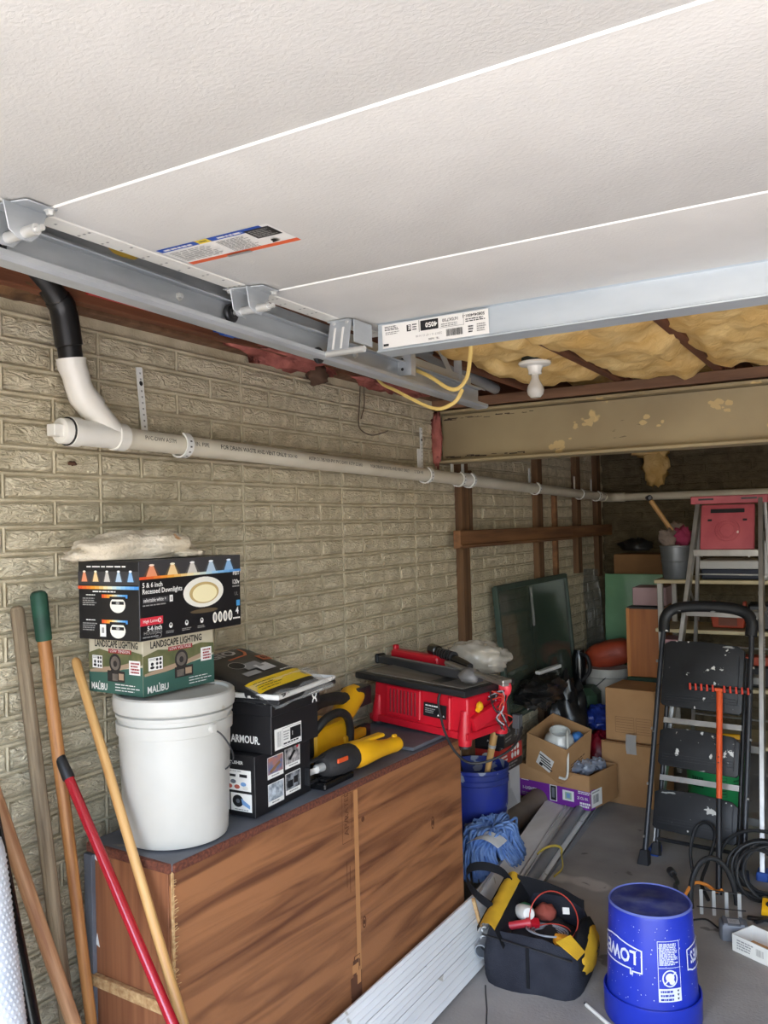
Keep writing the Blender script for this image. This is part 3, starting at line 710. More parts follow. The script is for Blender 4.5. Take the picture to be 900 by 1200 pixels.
# ------------------------------------------------------------------ cabinet under the wall
CZ = .83; CA = -radians(2.86)
cb = thing('plywood_cabinet', 'long low plywood cabinet with a grey painted top standing against the brick wall', 'cabinet', (.40, 1.472, 0), CA)
CL, CD = 1.424, .297        # length along local y, depth along -x
MB().box((-CD/2, CL/2, CZ-.011), (CD+.006, CL+.004, .018)).build('top', GTOP, cb, bevel=.002)
MB().box((-CD/2, -.004, CZ-.013), (CD+.004, .014, .022)).box((.0045, CL/2, CZ-.013), (.008, CL, .022)).build('top_edge', CHIP, cb, bevel=.003)
SPL = .745
MB().box((-.006, SPL/2, (CZ-.024)/2), (.012, SPL-.003, CZ-.024)).build('front_panel', PLY, cb, bevel=.0015)
p_ = MB().box((-.006, (SPL+CL)/2, (CZ-.024)/2), (.012, CL-SPL-.003, CZ-.024)); p_.build('front_panel', PLY, cb, bevel=.0015)
MB().box((-CD/2-.006, .006, (CZ-.024)/2), (CD-.014, .012, CZ-.024)).build('side_panel', PLYS, cb, bevel=.001)
MB().box((-CD/2-.006, CL-.006, (CZ-.024)/2), (CD-.014, .012, CZ-.024)).build('side_panel', PLYS, cb, bevel=.001)
MB().box((-CD+.003, CL/2, (CZ-.024)/2), (.008, CL, CZ-.026)).build('back_panel', PLYS, cb)
MB().box((-CD+.006, -.006, (CZ-.03)/2), (.03, .012, CZ-.03)).build('grey_edge_strip', GTOP, cb, bevel=.001)
MB().box((-CD/2, -.008, .49), (CD, .016, .028)).build('cleat', PLYE, cb, bevel=.002)
r = random.Random(5)
q = MB()
for i in range(46):
    z = .44+.36*i/46+r.uniform(-.004, .004); l_ = r.uniform(.004, .018)
    q.bar((.001, .001, z), (.003+r.uniform(0, .006), .002+l_*r.uniform(.3, 1), z+r.uniform(-.004, .010)), .0016, .0012)
q.box((.0005, .0015, .42), (.004, .007, .78)); tag(q.build('splintered_edge', PLYE, cb), kind='stuff')
for z, s in ((.790, 1), (.575, 1.2)):
    MB().prism([(0, 0), (.012*s, -.006), (.006, .022*s)], .001, M=Matrix(((1, 0, 0, -CD+.018), (0, 0, -1, -.0005), (0, 1, 0, z), (0, 0, 0, 1)))).build('paper_scrap', WHITEP, cb)
fp = Print.plane((.0006, 0, 0), (0, 1, 0), (0, 0, 1)); INK = mat('ply_stamp_ink', (96, 58, 36), .8); FILL = mat('ply_filler', (186, 130, 80), .8)
fp.rect(SPL-.012, .10, SPL+.010, .80, FILL)
fp.text('APA', .705, .675, .022, INK, rot=pi/2); fp.text('RATED', .705, .725, .020, INK, rot=pi/2); fp.frame(.672, .655, .722, .80, .0015, INK)
fp.rect(.690, .52, .692, .60, INK); fp.rect(.706, .50, .708, .58, INK)
for u, v, a, b in ((1.205, .56, .010, .022), (.775, .385, .010, .018), (.78, .70, .008, .008), (.79, .14, .010, .012)):
    fp.ring(u, v, a, b, .0035, INK); fp.ell(u, v, a*.45, b*.45, INK, 12)
r = random.Random(2)
for i in range(26): fp.rect(SPL-.03+r.uniform(-.02, .03), .2+r.uniform(-.08, .1), SPL-.02+r.uniform(0, .03), .2+r.uniform(-.08, .1)+.003, INK if i % 2 else FILL)
fp.build('stamps_and_knots', cb)

# ------------------------------------------------------------------ white bucket and what is stacked on it
wk = thing('white_bucket', 'white plastic five gallon bucket with a lid on the cabinet', 'bucket', (.268, 1.628, CZ))
BW = mat('bucket_white', (198, 196, 189), .42, c2=(188, 185, 176), ns=4, spots=[((172, 162, 144), 8, .68)])
MB().lathe([(0, 0), (.118, 0), (.128, .003), (.131, .012), (.140, .24), (.141, .27), (.1465, .272), (.1475, .300), (.1415, .302), (.1415, .312), (.1475, .314), (.148, .322), (.142, .325), (.142, .345), (0, .345)], 48).build('body', BW, wk)
MB().lathe([(.1475, .327), (.152, .330), (.1545, .345), (.1545, .352), (.153, .366), (.148, .370), (.139, .369), (.136, .362), (0, .362)], 48).build('lid', BW, wk)
h = spl([(.142, -.02, .288), (.162, -.005, .27), (.172, .015, .235), (.168, .03, .205), (.155, .03, .185), (.145, .025, .175)])
MB().tube(h, .0022, 6).build('wire_handle', DSTEEL, wk)
MB().lathe([(0, .014), (.011, .012), (.012, 0), (0, 0)], 12, M=Matrix.Translation((.142, -.02, .288)) @ rmat(pi/2, 'Y')).build('handle_ear', BW, wk)

Z1 = CZ+.372
LD, LW, LH = .205, .242, .146
lb = thing('landscape_lighting_box', 'green and cream landscape lighting carton sitting on the white bucket lid', 'box', (.283-LD/2+.008, 1.507+LW/2+.004, Z1), -radians(3))
carton(lb, LD, LW, LH, mat('malibu_cream', (206, 196, 172), .6, c2=(186, 176, 150), ns=5), .0015)
GRN = mat('malibu_green', (58, 96, 84), .6); GRD = mat('malibu_leaf', (84, 92, 56), .7, c2=(112, 108, 70), ns=30); SND = mat('malibu_path', (168, 142, 116), .7); RDB = mat('malibu_red', (150, 36, 40), .6); DKB = mat('malibu_dark', (44, 40, 38), .6); STN = mat('malibu_stone', (118, 108, 98), .7, c2=(92, 84, 76), ns=40)
def malibu(p, W, k):
    p.rect(0, 0, W, LH*.34, GRN); p.poly([(0, LH*.34), (W, LH*.34), (W, LH*.50), (W*.55, LH*.42), (0, LH*.36)], GRN)
    p.poly([(0, LH*.36), (W*.5, LH*.44), (W, LH*.54), (W, LH*.72), (W*.8, LH*.76), (W*.5, LH*.70), (W*.2, LH*.76), (0, LH*.68)], GRD)
    p.poly([(W*.02, LH*.38), (W*.3, LH*.45), (W*.6, LH*.50), (W*.95, LH*.62), (W*.97, LH*.55), (W*.6, LH*.42), (W*.3, LH*.36), (W*.02, LH*.34)], SND)
    p.text('LANDSCAPE LIGHTING', W*.10 if k else W*.12, LH*.80, LH*.115, DKB, w=W*.72 if k else W*.80, bold=.03)
    p.rect(W*.34 if k else W*.38, LH*.70, W*.68 if k else W*.80, LH*.775, RDB); p.text('LOW VOLTAGE' if k else 'LOW TENSION', W*.36 if k else W*.41, LH*.715, LH*.05, WHITEP, w=W*.30 if k else W*.36)
    c_ = W*.52 if k else W*.50
    p.ell(c_, LH*.53, LH*.155, LH*.165, DKB); p.ell(c_, LH*.53, LH*.115, LH*.12, STN); p.ell(c_, LH*.52, LH*.05, LH*.055, DKB); p.rect(c_-LH*.12, LH*.36, c_+LH*.12, LH*.41, DKB)
    u = W*.07; p.rect(u, LH*.42, u+W*.19, LH*.64, WHITEP)
    for i in range(3):
        for j in range(2): p.ell(u+W*.115+W*.045*j, LH*(.46+.07*i), W*.017, LH*.026, BLACKP, 10)
    p.ell(u+W*.05, LH*.47, W*.03, LH*.025, BLACKP, 10); p.ell(u+W*.05, LH*.53, W*.02, LH*.03, BLACKP, 10); p.lines(u+.003, LH*.585, u+W*.1, LH*.63, 2, GREYP)
    p.rect(W*.80 if k else W*.76, LH*.42 if k else LH*.36, W*.96, LH*.66 if k else LH*.60, WHITEP)
    p.lines(W*.83 if k else W*.79, LH*(.44 if k else .38), W*.95, LH*(.64 if k else .58), 4, RDB, fill=.6, seed=4)
    p.rect(W*.42 if k else W*.36, LH*.21, W*.68, LH*.40, DKB); p.rect(W*.45, LH*.23, W*.55, LH*.35, STN); p.rect(W*.57, LH*.25, W*.66, LH*.36, SND)
    p.text('MALIBU', W*.05, LH*.05, LH*.115, WHITEP, w=W*.28 if k else W*.30, bold=.02); p.rect(W*.20, LH*.17, W*.212, LH*.20, WHITEP)
    for i in range(3): p.lines(W*(.62 if k else .50), LH*(.155-.05*i), W*.96, LH*(.185-.05*i), 1, WHITEP, seed=i)
q = faceE(LD, LW); malibu(q, LW, 1); q.build('printed_face', lb)
q = faceS(LD, LW); malibu(q, LD, 0); q.build('printed_face', lb)
q = faceT(LD, LW, LH); q.rect(0, LW*.48, LD, LW*.52, mat('packing_tape', (196, 176, 130), .3)); q.build('tape', lb)

Z2 = Z1+LH+.002
DD, DL, DH = .206, .372, .190
db = thing('downlight_box', 'black recessed downlights carton stacked on the landscape lighting box', 'box', (.343-DD/2+.004, 1.435+DL/2, Z2), radians(1))
carton(db, DD, DL, DH, BLKC, .0015)
def grad(p, u0, v0, u1, v1, cols, n=12):
    for i in range(n):
        t = i/(n-1)*(len(cols)-1); k = min(int(t), len(cols)-2); t -= k
        c_ = tuple(int(cols[k][j]*(1-t)+cols[k+1][j]*t) for j in range(3))
        p.rect(u0+(u1-u0)*i/n, v0, u0+(u1-u0)*(i+1)/n, v1, mat('grad_%d_%d_%d' % c_, c_, .6))
WARM = [(226, 84, 40), (238, 160, 50), (244, 232, 190), (150, 200, 236), (70, 140, 210)]
CONES = [((232, 150, 110), (250, 230, 210)), ((240, 206, 150), (255, 246, 220)), ((206, 200, 190), (245, 242, 236)), ((176, 196, 214), (240, 246, 250)), ((140, 180, 220), (236, 244, 255))]
def cones(p, W, v0, v1, n=5):
    for i in range(n):
        u = W*(.11+.19*i); a, b = CONES[i]
        p.poly([(u-W*.075, v0), (u+W*.075, v0), (u+W*.02, v1), (u-W*.02, v1)], mat('cone_a%d' % i, tuple(int(k*.42) for k in a), .6))
        p.poly([(u-W*.05, v0), (u+W*.05, v0), (u+W*.014, v1), (u-W*.014, v1)], mat('cone_b%d' % i, a, .6)); p.ell(u, v1, W*.024, DH*.014, mat('cone_c%d' % i, b, .6), 10)
p = faceE(DD, DL)
p.rect(0, DH*.80, DL, DH, mat('dl_grey', (58, 56, 58), .6)); cones(p, DL, DH*.80, DH*.94); grad(p, 0, DH*.765, DL, DH*.80, WARM, 16)
p.ell(DL*.60, DH*.53, DL*.205, DH*.205, mat('trim_white', (238, 234, 220), .5), 32); p.ell(DL*.605, DH*.52, DL*.15, DH*.145, mat('trim_shadow', (196, 170, 112), .5), 32); p.ell(DL*.61, DH*.51, DL*.125, DH*.12, mat('trim_glow', (248, 236, 190), .5), 32)
p.ell(DL*.60, DH*.275, DL*.14, DH*.03, mat('floor_glow', (92, 78, 56), .6), 20)
p.text('5 & 6 inch', DL*.025, DH*.665, DH*.06, WHITEP, bold=.015); p.text('Recessed Downlights', DL*.025, DH*.585, DH*.062, WHITEP, bold=.015, w=DL*.36)
p.rect(DL*.025, DH*.465, DL*.255, DH*.535, mat('dl_band', (70, 68, 70), .6)); p.text('selectable white +', DL*.032, DH*.482, DH*.048, WHITEP, w=DL*.20); p.rect(DL*.265, DH*.455, DL*.295, DH*.54, WHITEP); p.rect(DL*.275, DH*.475, DL*.285, DH*.52, GREYP)
p.lines(DL*.025, DH*.425, DL*.24, DH*.455, 1, GREYP, seed=4)
p.rect(0, DH*.19, DL*.20, DH*.29, mat('dl_red', (206, 44, 60), .6)); p.text('High Lumen', DL*.025, DH*.225, DH*.04, WHITEP); p.ring(DL*.17, DH*.24, DH*.03, DH*.03, .0015, WHITEP, 12)
p.text('5-6 inch', DL*.06, DH*.125, DH*.055, WHITEP, bold=.02); p.text('HOUSINGS', DL*.03, DH*.075, DH*.045, GREYP); p.lines(DL*.02, DH*.03, DL*.16, DH*.06, 1, GREYP)
p.ring(DL*.155, DH*.05, DL*.03, DH*.035, .0012, GREYP, 14)
for i in range(3):
    u = DL*(.27+.15*i); p.ell(u, DH*.15, DL*.016, DH*.035, WHITEP, 12); p.ell(u, DH*.16, DL*.008, DH*.018, BLACKP, 10); p.lines(u-DL*.045, DH*.05, u+DL*.045, DH*.09, 2, GREYP, seed=i)
for i in range(4): p.ell(DL*(.705+.055*i), DH*.16, DL*.023, DH*.075, mat('trim_white', (238, 234, 220)), 16); p.ell(DL*(.707+.055*i), DH*.16, DL*.012, DH*.05, GREYP, 12)
p.text('4', DL*.93, DH*.17, DH*.09, WHITEP, bold=.03); p.lines(DL*.90, DH*.09, DL*.98, DH*.13, 1, WHITEP)
p.text('FEIT', DL*.91, DH*.72, DH*.05, WHITEP, w=DL*.07, bold=.02); p.text('120v', DL*.905, DH*.595, DH*.06, WHITEP, w=DL*.075, bold=.02); p.lines(DL*.90, DH*.54, DL*.98, DH*.58, 1, GREYP); p.text('UL', DL*.92, DH*.43, DH*.05, GREYP)
p.rect(DL*.94, DH*.28, DL*.98, DH*.36, mat('estar', (74, 150, 206), .6))
p.build('printed_face', db)
p = faceS(DD, DL)
p.lines(DD*.15, DH*.915, DD*.85, DH*.95, 1, WHITEP, seed=7); p.rect(0, DH*.70, DD, DH*.87, mat('dl_grey', (58, 56, 58))); cones(p, DD, DH*.74, DH*.87)
grad(p, 0, DH*.645, DD, DH*.685, WARM, 14); p.lines(DD*.25, DH*.60, DD*.65, DH*.63, 1, WHITEP, seed=8)
for k, (v, b) in enumerate(((.42, 0), (.10, 1))):
    grad(p, DD*.40, DH*(v+.115), DD*.82, DH*(v+.16), WARM, 10)
    p.ell(DD*.66, DH*(v+.03), DD*.125, DH*.10, mat('trim_white', (238, 234, 220)), 24); p.rect(DD*.53, DH*(v+.10), DD*.79, DH*(v+.135), BLKC); p.rect(DD*.56, DH*(v+.035), DD*.76, DH*(v+.075), BLACKP)
    p.ell(DD*.66, DH*(v+.055), DD*.03, DH*.02, GREYP, 10); p.lines(DD*.08, DH*(v+.01), DD*.33, DH*(v+.12), 4, GREYP, seed=k); p.lines(DD*.14, DH*(v+.14), DD*.30, DH*(v+.162), 1, WHITEP)
    if b: p.rect(DD*.37, DH*.045, DD*.47, DH*.20, WHITEP); p.rect(DD*.40, DH*.09, DD*.44, DH*.16, GREYP)
p.build('printed_face', db)
p = faceT(DD, DL, DH); p.rect(0, DL*.495, DD, DL*.505, GREYP); p.build('lid_seam', db)
Z3 = Z2+DH
q = MB().blob((0, 0, .026), (.068, .150, .046), nz=34, n=48, amp=.30, fr=1.5, seed=27, flatz=-.025)
q.blob((.02, .125, .010), (.050, .045, .012), nz=12, n=24, amp=.3, fr=3, seed=24, flatz=-.009); q.blob((-.01, -.135, .012), (.055, .04, .018), nz=12, n=24, amp=.4, fr=3, seed=25, flatz=-.011)
tw = q.build('folded_towel', CLOTH, smooth=180, loc=(.343-DD/2-.012, 1.435+DL/2-.075, Z3+.001)); tw.rotation_euler = (0, 0, radians(-22)); tag(tw, 'crumpled cream towel lying on top of the black downlights carton', 'towel')

# ------------------------------------------------------------------ black boxes beside the bucket
PD, PL, PH = .215, .268, .166
pb = thing('polisher_box', 'black polisher carton with product photos standing on the cabinet top', 'box', (.381-PD/2, 1.797+PL/2, CZ), radians(2))
carton(pb, PD, PL, PH, BLKC, .0015)
p = faceE(PD, PL)
PA = [mat('photo_blue', (96, 116, 150), .6, c2=(180, 120, 100), ns=40), mat('photo_grey', (196, 190, 186), .6, c2=(60, 60, 64), ns=50), mat('photo_pale', (206, 214, 220), .6, c2=(120, 130, 140), ns=60), mat('photo_dark', (60, 62, 66), .6, c2=(150, 154, 158), ns=50)]
for i, (u, v) in enumerate(((.21, .53), (.52, .57), (.21, .09), (.52, .13))):
    p.rect(PL*u, PH*v, PL*(u+.28), PH*(v+.36), WHITEP); p.rect(PL*(u+.008), PH*(v+.075), PL*(u+.272), PH*(v+.35), PA[i]); p.lines(PL*(u+.07), PH*(v+.02), PL*(u+.24), PH*(v+.06), 1, GREYP, seed=i)
p.ell(PL*.75, PH*.90, PL*.02, PH*.03, mat('dl_red', (206, 44, 60)), 12); p.poly([(PL*.24, PH*.66), (PL*.42, PH*.78), (PL*.44, PH*.74), (PL*.27, PH*.62)], TAN); p.poly([(PL*.58, PH*.72), (PL*.68, PH*.86), (PL*.72, PH*.83), (PL*.62, PH*.70)], BLACKP)
p.rect(PL*.56, PH*.24, PL*.66, PH*.36, BLACKP); p.rect(PL*.67, PH*.28, PL*.75, PH*.40, BLACKP)
p.build('printed_face', pb)
p = faceS(PD, PL)
p.text('POLISHER', PD*.70, PH*.85, PH*.05, WHITEP, bold=.02, align='c'); p.lines(PD*.25, PH*.85, PD*.50, PH*.90, 1, WHITEP)
p.rect(PD*.16, PH*.42, PD*.94, PH*.76, WHITEP); p.lines(PD*.4, PH*.72, PD*.8, PH*.745, 1, GREYP)
for u, v, c_ in ((.66, .56, GREY), (.82, .53, mat('pad_blue', (120, 160, 206))), (.60, .48, mat('pad_red', (190, 96, 80))), (.72, .48, mat('pad_red', (190, 96, 80))), (.85, .47, WHITE), (.5, .66, BLACKP)): p.ell(PD*u, PH*v, PD*.045, PH*.035, c_, 12); 
p.rect(PD*.32, PH*.60, PD*.50, PH*.70, BLACKP); p.rect(PD*.36, PH*.50, PD*.46, PH*.62, mat('pol_green', (40, 84, 74))); p.rect(PD*.60, PH*.64, PD*.70, PH*.68, BLACKP); p.rect(PD*.76, PH*.64, PD*.88, PH*.69, BLACKP)
p.rect(PD*.38, PH*.09, PD*.60, PH*.38, WHITEP); p.rect(PD*.46, PH*.18, PD*.54, PH*.34, BLACKP); p.ell(PD*.44, PH*.28, PD*.04, PH*.05, GREYP, 10)
p.rect(PD*.62, PH*.09, PD*.95, PH*.38, WHITEP); p.ell(PD*.73, PH*.25, PD*.085, PH*.10, BLACKP); p.ell(PD*.73, PH*.25, PD*.03, PH*.035, GREY); p.poly([(PD*.78, PH*.30), (PD*.92, PH*.20), (PD*.92, PH*.14), (PD*.80, PH*.20)], mat('pad_blue', (120, 160, 206))); p.lines(PD*.68, PH*.10, PD*.9, PH*.13, 1, GREYP)
p.build('printed_face', pb)
SZ = CZ+PH+.001
SD, SL, SH = .245, .225, .122
sb = thing('shoe_box', 'black shoe box with white lettering resting on the polisher carton', 'box', (.418-SD/2, 1.830+SL/2, SZ), radians(1))
carton(sb, SD, SL, SH, BLKC, .0015)
MB().box((0, .002, SH-.004), (SD+.008, SL+.010, .034)).build('lid', BLKC, sb, bevel=.002)
p = faceS(SD, SL); p.text('UNDER ARMOUR.', SD*.84, SH*.20, SH*.165, WHITEP, bold=.03, align='r', w=SD*.74); p.build('printed_face', sb)
p = faceE(SD, SL)
u, v = SL*.06, SH*.06; p.rect(u, v, u+SL*.56, v+SH*.47, WHITEP); p.rect(u+SL*.16, v+SH*.03, u+SL*.55, v+SH*.44, GREYP); p.rect(u+SL*.165, v+SH*.04, u+SL*.545, v+SH*.43, WHITEP); p.rect(u+SL*.32, v+SH*.12, u+SL*.545, v+SH*.40, BLACKP); p.barcode(u+SL*.05, v+SH*.06, u+SL*.14, v+SH*.40, GREYP, 10)
p.lines(u+SL*.18, v+SH*.05, u+SL*.5, v+SH*.12, 1, BLACKP); p.lines(u+SL*.18, v+SH*.15, u+SL*.31, v+SH*.38, 4, GREYP); p.text('I', u+SL*.36, v+SH*.22, SH*.1, WHITEP)
p.build('size_label', sb)
p = Print.plane((SD/2+.0042, -SL/2, 0), (0, 1, 0), (0, 0, 1))
cu, cv, k = SL*.90, SH*.965, .0125        # two interlocking arcs on the lid edge
for sgn in (1, -1):
    pts = [(cu+k*1.0*cos(a), cv+sgn*(.0125)-sgn*k*1.15*sin(a)) for a in [pi*i/10 for i in range(11)]]
    pin = [(cu+k*.55*cos(a), cv+sgn*(.0125)-sgn*k*.75*sin(a)) for a in [pi*i/10 for i in range(10, -1, -1)]]
    p.poly(pts+pin, WHITEP)
p.build('lid_logo', sb)
ZT = SZ+SH+.014
ty = thing('paint_tray', 'paint-speckled white and black tray lying on the black shoe box', 'tray', (.30, 1.985, ZT), radians(6))
TRAYW = mat('tray_white', (222, 220, 214), .5, c2=(40, 40, 42), ns=34, contrast=(.60, .64))
MB().box((0, 0, .006), (.26, .33, .012)).build('pan', BLK, ty, bevel=.003); MB().box((0, 0, .015), (.255, .325, .006)).build('liner', TRAYW, ty, bevel=.002)
MB().tube([(-.125, -.16, .02), (.125, -.16, .02), (.125, .16, .02), (-.125, .16, .02)], .006, 8, closed=True).build('rim', TRAYW, ty)
# packaged cover in clear film
pk = thing('packaged_cover', 'flat dark package with yellow end strip in clear film on the tray', 'package', (.252, 1.955, ZT+.056), rot=(radians(14), radians(-3), radians(88)))
KX, KY, KH = .255, .315, .036
def pkz(fu, fv): return KH/2*max(0, 1-(2*fu-1)**6)**.5*max(0, 1-(2*fv-1)**6)**.5
def pkf(u, v, h):
    fu, fv = min(1, max(0, u/KX)), min(1, max(0, v/KY)); return Vector((u-KX/2, v-KY/2, pkz(fu, fv)+h+.0012))
q = MB()
for s_ in (1, -1): q.grid(lambda u, v: ((u-.5)*KX, (v-.5)*KY, s_*pkz(u, v)), 24, 24)
q.build('wrapper', mat('pack_dark', (48, 46, 44), .35, c2=(36, 35, 34), ns=6, bump=.3, bs=14), pk, smooth=180)
p = Print(pkf); YPK = mat('pack_yellow', (236, 196, 30), .35); OPK = mat('pack_orange', (206, 104, 56), .4); pt = mat('pack_silver', (200, 198, 194), .4)
for i in range(10): p.rect(KX*(.04+.092*i), KY*.06, KX*(.04+.092*(i+1)), KY*.25, YPK, nu=1)
for i in range(4): p.lines(KX*.10, KY*(.085+.035*i), KX*.50, KY*(.10+.035*i), 1, BLACKP, seed=i)
p.text('AGIO', KX*.06, KY*.80, KY*.115, pt, w=KX*.62, bold=.035)
p.poly([(KX*.05, KY*.73), (KX*.70, KY*.745), (KX*.76, KY*.80), (KX*.78, KY*.90), (KX*.81, KY*.90), (KX*.80, KY*.79), (KX*.73, KY*.725), (KX*.05, KY*.71)], OPK)
p.rect(KX*.78, KY*.55, KX*.95, KY*.67, OPK); p.text('63', KX*.82, KY*.585, KY*.06, BLACKP, bold=.03)
p.rect(KX*.38, KY*.45, KX*.66, KY*.58, GREYP); p.rect(KX*.52, KY*.36, KX*.74, KY*.50, pt); p.ell(KX*.36, KY*.58, KX*.10, KY*.07, BLACKP); p.ring(KX*.36, KY*.58, KX*.11, KY*.08, .002, pt); p.rect(KX*.22, KY*.34, KX*.46, KY*.42, GREYP)
p.lines(KX*.70, KY*.275, KX*.95, KY*.307, 1, WHITEP)
p.build('printed_face', pk)
q = MB()
for s_ in (1, -1): q.grid(lambda u, v: ((u-.5)*(KX+.02)+.02*v, -KY/2+.06-.10*v, s_*(.019*(1-v)**.6)+.006*noise.noise(Vector((u*5, v*6, 8)))*(.3+v)-.012*v), 20, 10)
q.build('clear_bag_end', CLEAR, pk, smooth=180)
q = MB()
for s_ in (1, -1): q.grid(lambda u, v: ((u-.5)*KX*.96, -KY/2+.04-.06*v, s_*.012*(1-v)**.5-.014-.006*v), 16, 6)
q.build('white_insert', WHITE, pk, smooth=180)

# ------------------------------------------------------------------ power tools
# reciprocating saw lying on its side near the front edge
rs = thing('reciprocating_saw', 'yellow and black reciprocating saw lying at the front edge of the cabinet', 'power tool', (.372, 2.07, CZ), radians(-6))
BG_ = mat('tool_grip', (44, 42, 42), .7, c2=(34, 33, 33), ns=30, bump=.3, bs=120)
def sq(pts, m, name, n=14, flat=(1, 1), **k): return MB().tube([p[:3] for p in pts], [p[3] for p in pts], n, flat=flat).build(name, m, rs_cur, **k)
rs_cur = rs
sq([(0, .06, .055, .030), (0, .075, .055, .040), (0, .13, .056, .046), (0, .19, .056, .044), (0, .205, .056, .038)], BG_, 'front_boot', flat=(.95, 1.0))
sq([(0, .20, .056, .040), (0, .215, .056, .046), (0, .26, .055, .044), (0, .31, .050, .036), (0, .34, .046, .030), (0, .40, .042, .026), (0, .43, .042, .028), (0, .445, .042, .025)], YEL, 'body', flat=(.95, 1.05))
MB().box((0, .30, .090), (.03, .12, .012)).build('body_ridge', YEL, rs, bevel=.004)
MB().tube(arc((0, .0, .052), .030, pi/2, 3*pi/2, 10, 'x'), .006, 8).tube([(0, .0, .082), (0, .08, .088)], .006, 8).tube([(0, 0, .022), (0, .08, .02)], .006, 8).box((-.0, -.028, .05), (.05, .006, .05)).build('shoe_guard', BLK, rs)
MB().box((0, -.01, .052), (.002, .13, .018)).tube([(0, .03, .055), (0, .07, .055)], .013, 12).build('blade', STEEL, rs)
MB().box((.042, .105, .072), (.006, .05, .014)).build('orange_lever', ORANGE, rs, bevel=.002)
MB().box((.0, .43, .058), (.012, .02, .035)).build('rear_tab', YEL, rs, bevel=.003)
# saw with loop handle behind
gs = thing('chain_saw', 'yellow cordless saw with a black loop handle behind the reciprocating saw', 'power tool', (.215, 2.28, CZ), radians(4)); rs_cur = gs
q = MB().box((0, .05, .075), (.14, .22, .11)).build('body', YEL, gs, bevel=.022, seg=3)
MB().box((.0, -.05, .09), (.12, .08, .10)).build('motor_cover', BLK, gs, bevel=.02, seg=3)
MB().tube(spl([(.065, -.06, .13), (.085, -.02, .165), (.092, .05, .17), (.088, .11, .145), (.082, .14, .10), (.078, .145, .04)]), .014, 12).build('loop_handle', RUB, gs)
MB().tube(spl([(0, -.02, .16), (0, .06, .19), (0, .18, .185), (0, .25, .17)]), [.022]*18+[.024], 12).build('rear_grip', BG_, gs)
MB().tube([(0, .17, .10), (0, .22, .11), (0, .30, .165), (0, .33, .17)], [.035, .04, .045, .04], 12).build('battery_mount', YEL, gs)
MB().box((0, .34, .165), (.075, .10, .07)).build('battery', BLK, gs, bevel=.008, seg=2)
MB().box((.055, .19, .06), (.05, .15, .03)).build('side_cover', YEL, gs, bevel=.008, seg=2)
MB().box((.05, .27, .05), (.03, .11, .05)).build('foot', BLK, gs, bevel=.008, seg=2)
MB().prism([(-.13, 0), (.02, 0), (.02, .035), (-.13, .035)], .006, M=Matrix(((0, 0, 1, .10), (1, 0, 0, .0), (0, 1, 0, .03), (0, 0, 0, 1)))).build('guard', BLK, gs, bevel=.002)
ch = MB().box((0, 0, .010), (.07, .16, .020)).box((0, 0, .022), (.05, .12, .008)).build('black_holster', BLKG, bevel=.004, loc=(.385, 2.16, CZ)); tag(ch, 'flat black plastic scabbard lying on the cabinet beside the polisher carton', 'tool case')

# table saw -------------------------------------------------------------
o = MB().box((0, 0, .006), (.34, .50, .012)).build('loose_board', GTOP, bevel=.001, loc=(.285, 2.84, CZ+.001)); o.rotation_euler = (0, 0, CA); tag(o, 'thin grey board under the red table saw overhanging the cabinet end', 'board')
ts = thing('table_saw', 'red portable table saw with a black top at the end of the cabinet', 'table saw', (.350, 2.775, CZ+.021), rot=(0, radians(2.2), radians(-11)))
TW, TD_, TH_ = .455, .27, .155
MB().box((0, TD_/2, .078), (TW, TD_-.02, .145), taper=.965).build('body', RED, ts, bevel=.012, seg=3)
MB().box((0, TD_/2, .014), (TW+.014, TD_, .028)).build('base', RED, ts, bevel=.008, seg=2)
for sx in (-1, 1):
    for yy in (.02, TD_-.02):
        MB().tube([(sx*(TW/2-.02), yy, -.0+(-.02 if sx > 0 else 0)), (sx*(TW/2-.02), yy, .012), (sx*(TW/2-.024), yy+.006, .10)], [.024, .027, .018], 14).build('foot', RED, ts)
        MB().tube([(sx*(TW/2-.02), yy, -.008+(-.02 if sx > 0 else 0)), (sx*(TW/2-.02), yy, .002+(-.02 if sx > 0 else 0))], .022, 14).build('rubber_pad', BLK, ts)
MB().box((-.065, .006, .092), (.165, .014, .112)).build('vent_frame', RED, ts, bevel=.004)
v_ = MB()
for i in range(8): v_.box((-.125+.0172*i, -.0008, .094), (.006, .006, .088))
tag(v_.build('vent_ribs', mat('red_dark', (110, 14, 26), .5), ts, bevel=.001), kind='stuff')
MB().box((.150, .008, .085), (.010, .02, .12)).build('panel_rib', RED, ts, bevel=.004)
p = Print.plane((.030, .0045, .060), (1, 0, 0), (0, .045, 1)); p.rect(0, 0, .105, .05, BLACKP); p.lines(.008, .036, .07, .044, 1, WHITEP); p.lines(.008, .012, .055, .032, 3, GREYP)
for i in range(3): p.poly([(.065+.012*i, .008), (.073+.012*i, .008), (.069+.012*i, .015)], WHITEP)
p.build('rating_plate', ts)
MB().box((-.03, TD_/2+.005, .168), (TW+.075, TD_+.05, .026)).build('table_rim', BLK, ts, bevel=.008, seg=2)
MB().box((-.03, TD_/2+.008, .1815), (TW+.02, TD_+.0, .005)).build('table_top', mat('table_grey', (128, 122, 114), .45, c2=(96, 90, 84), ns=5, st=(.5, 4, 1)), ts, bevel=.001)
MB().box((.07, TD_/2, .1843), (.05, TD_-.05, .0014)).build('blade_slot', BLK, ts)
MB().bar((.232, .03, .055), (.252, .17, .10), .026, .05).bar((.252, .17, .10), (.258, .20, .16), .026, .03).build('side_arm', RED, ts, bevel=.006, seg=2)
MB().blob((.262, .19, .165), (.026, .020, .034), amp=.1).build('red_knob', mat('red_knob', (230, 60, 72), .35), ts, smooth=180)
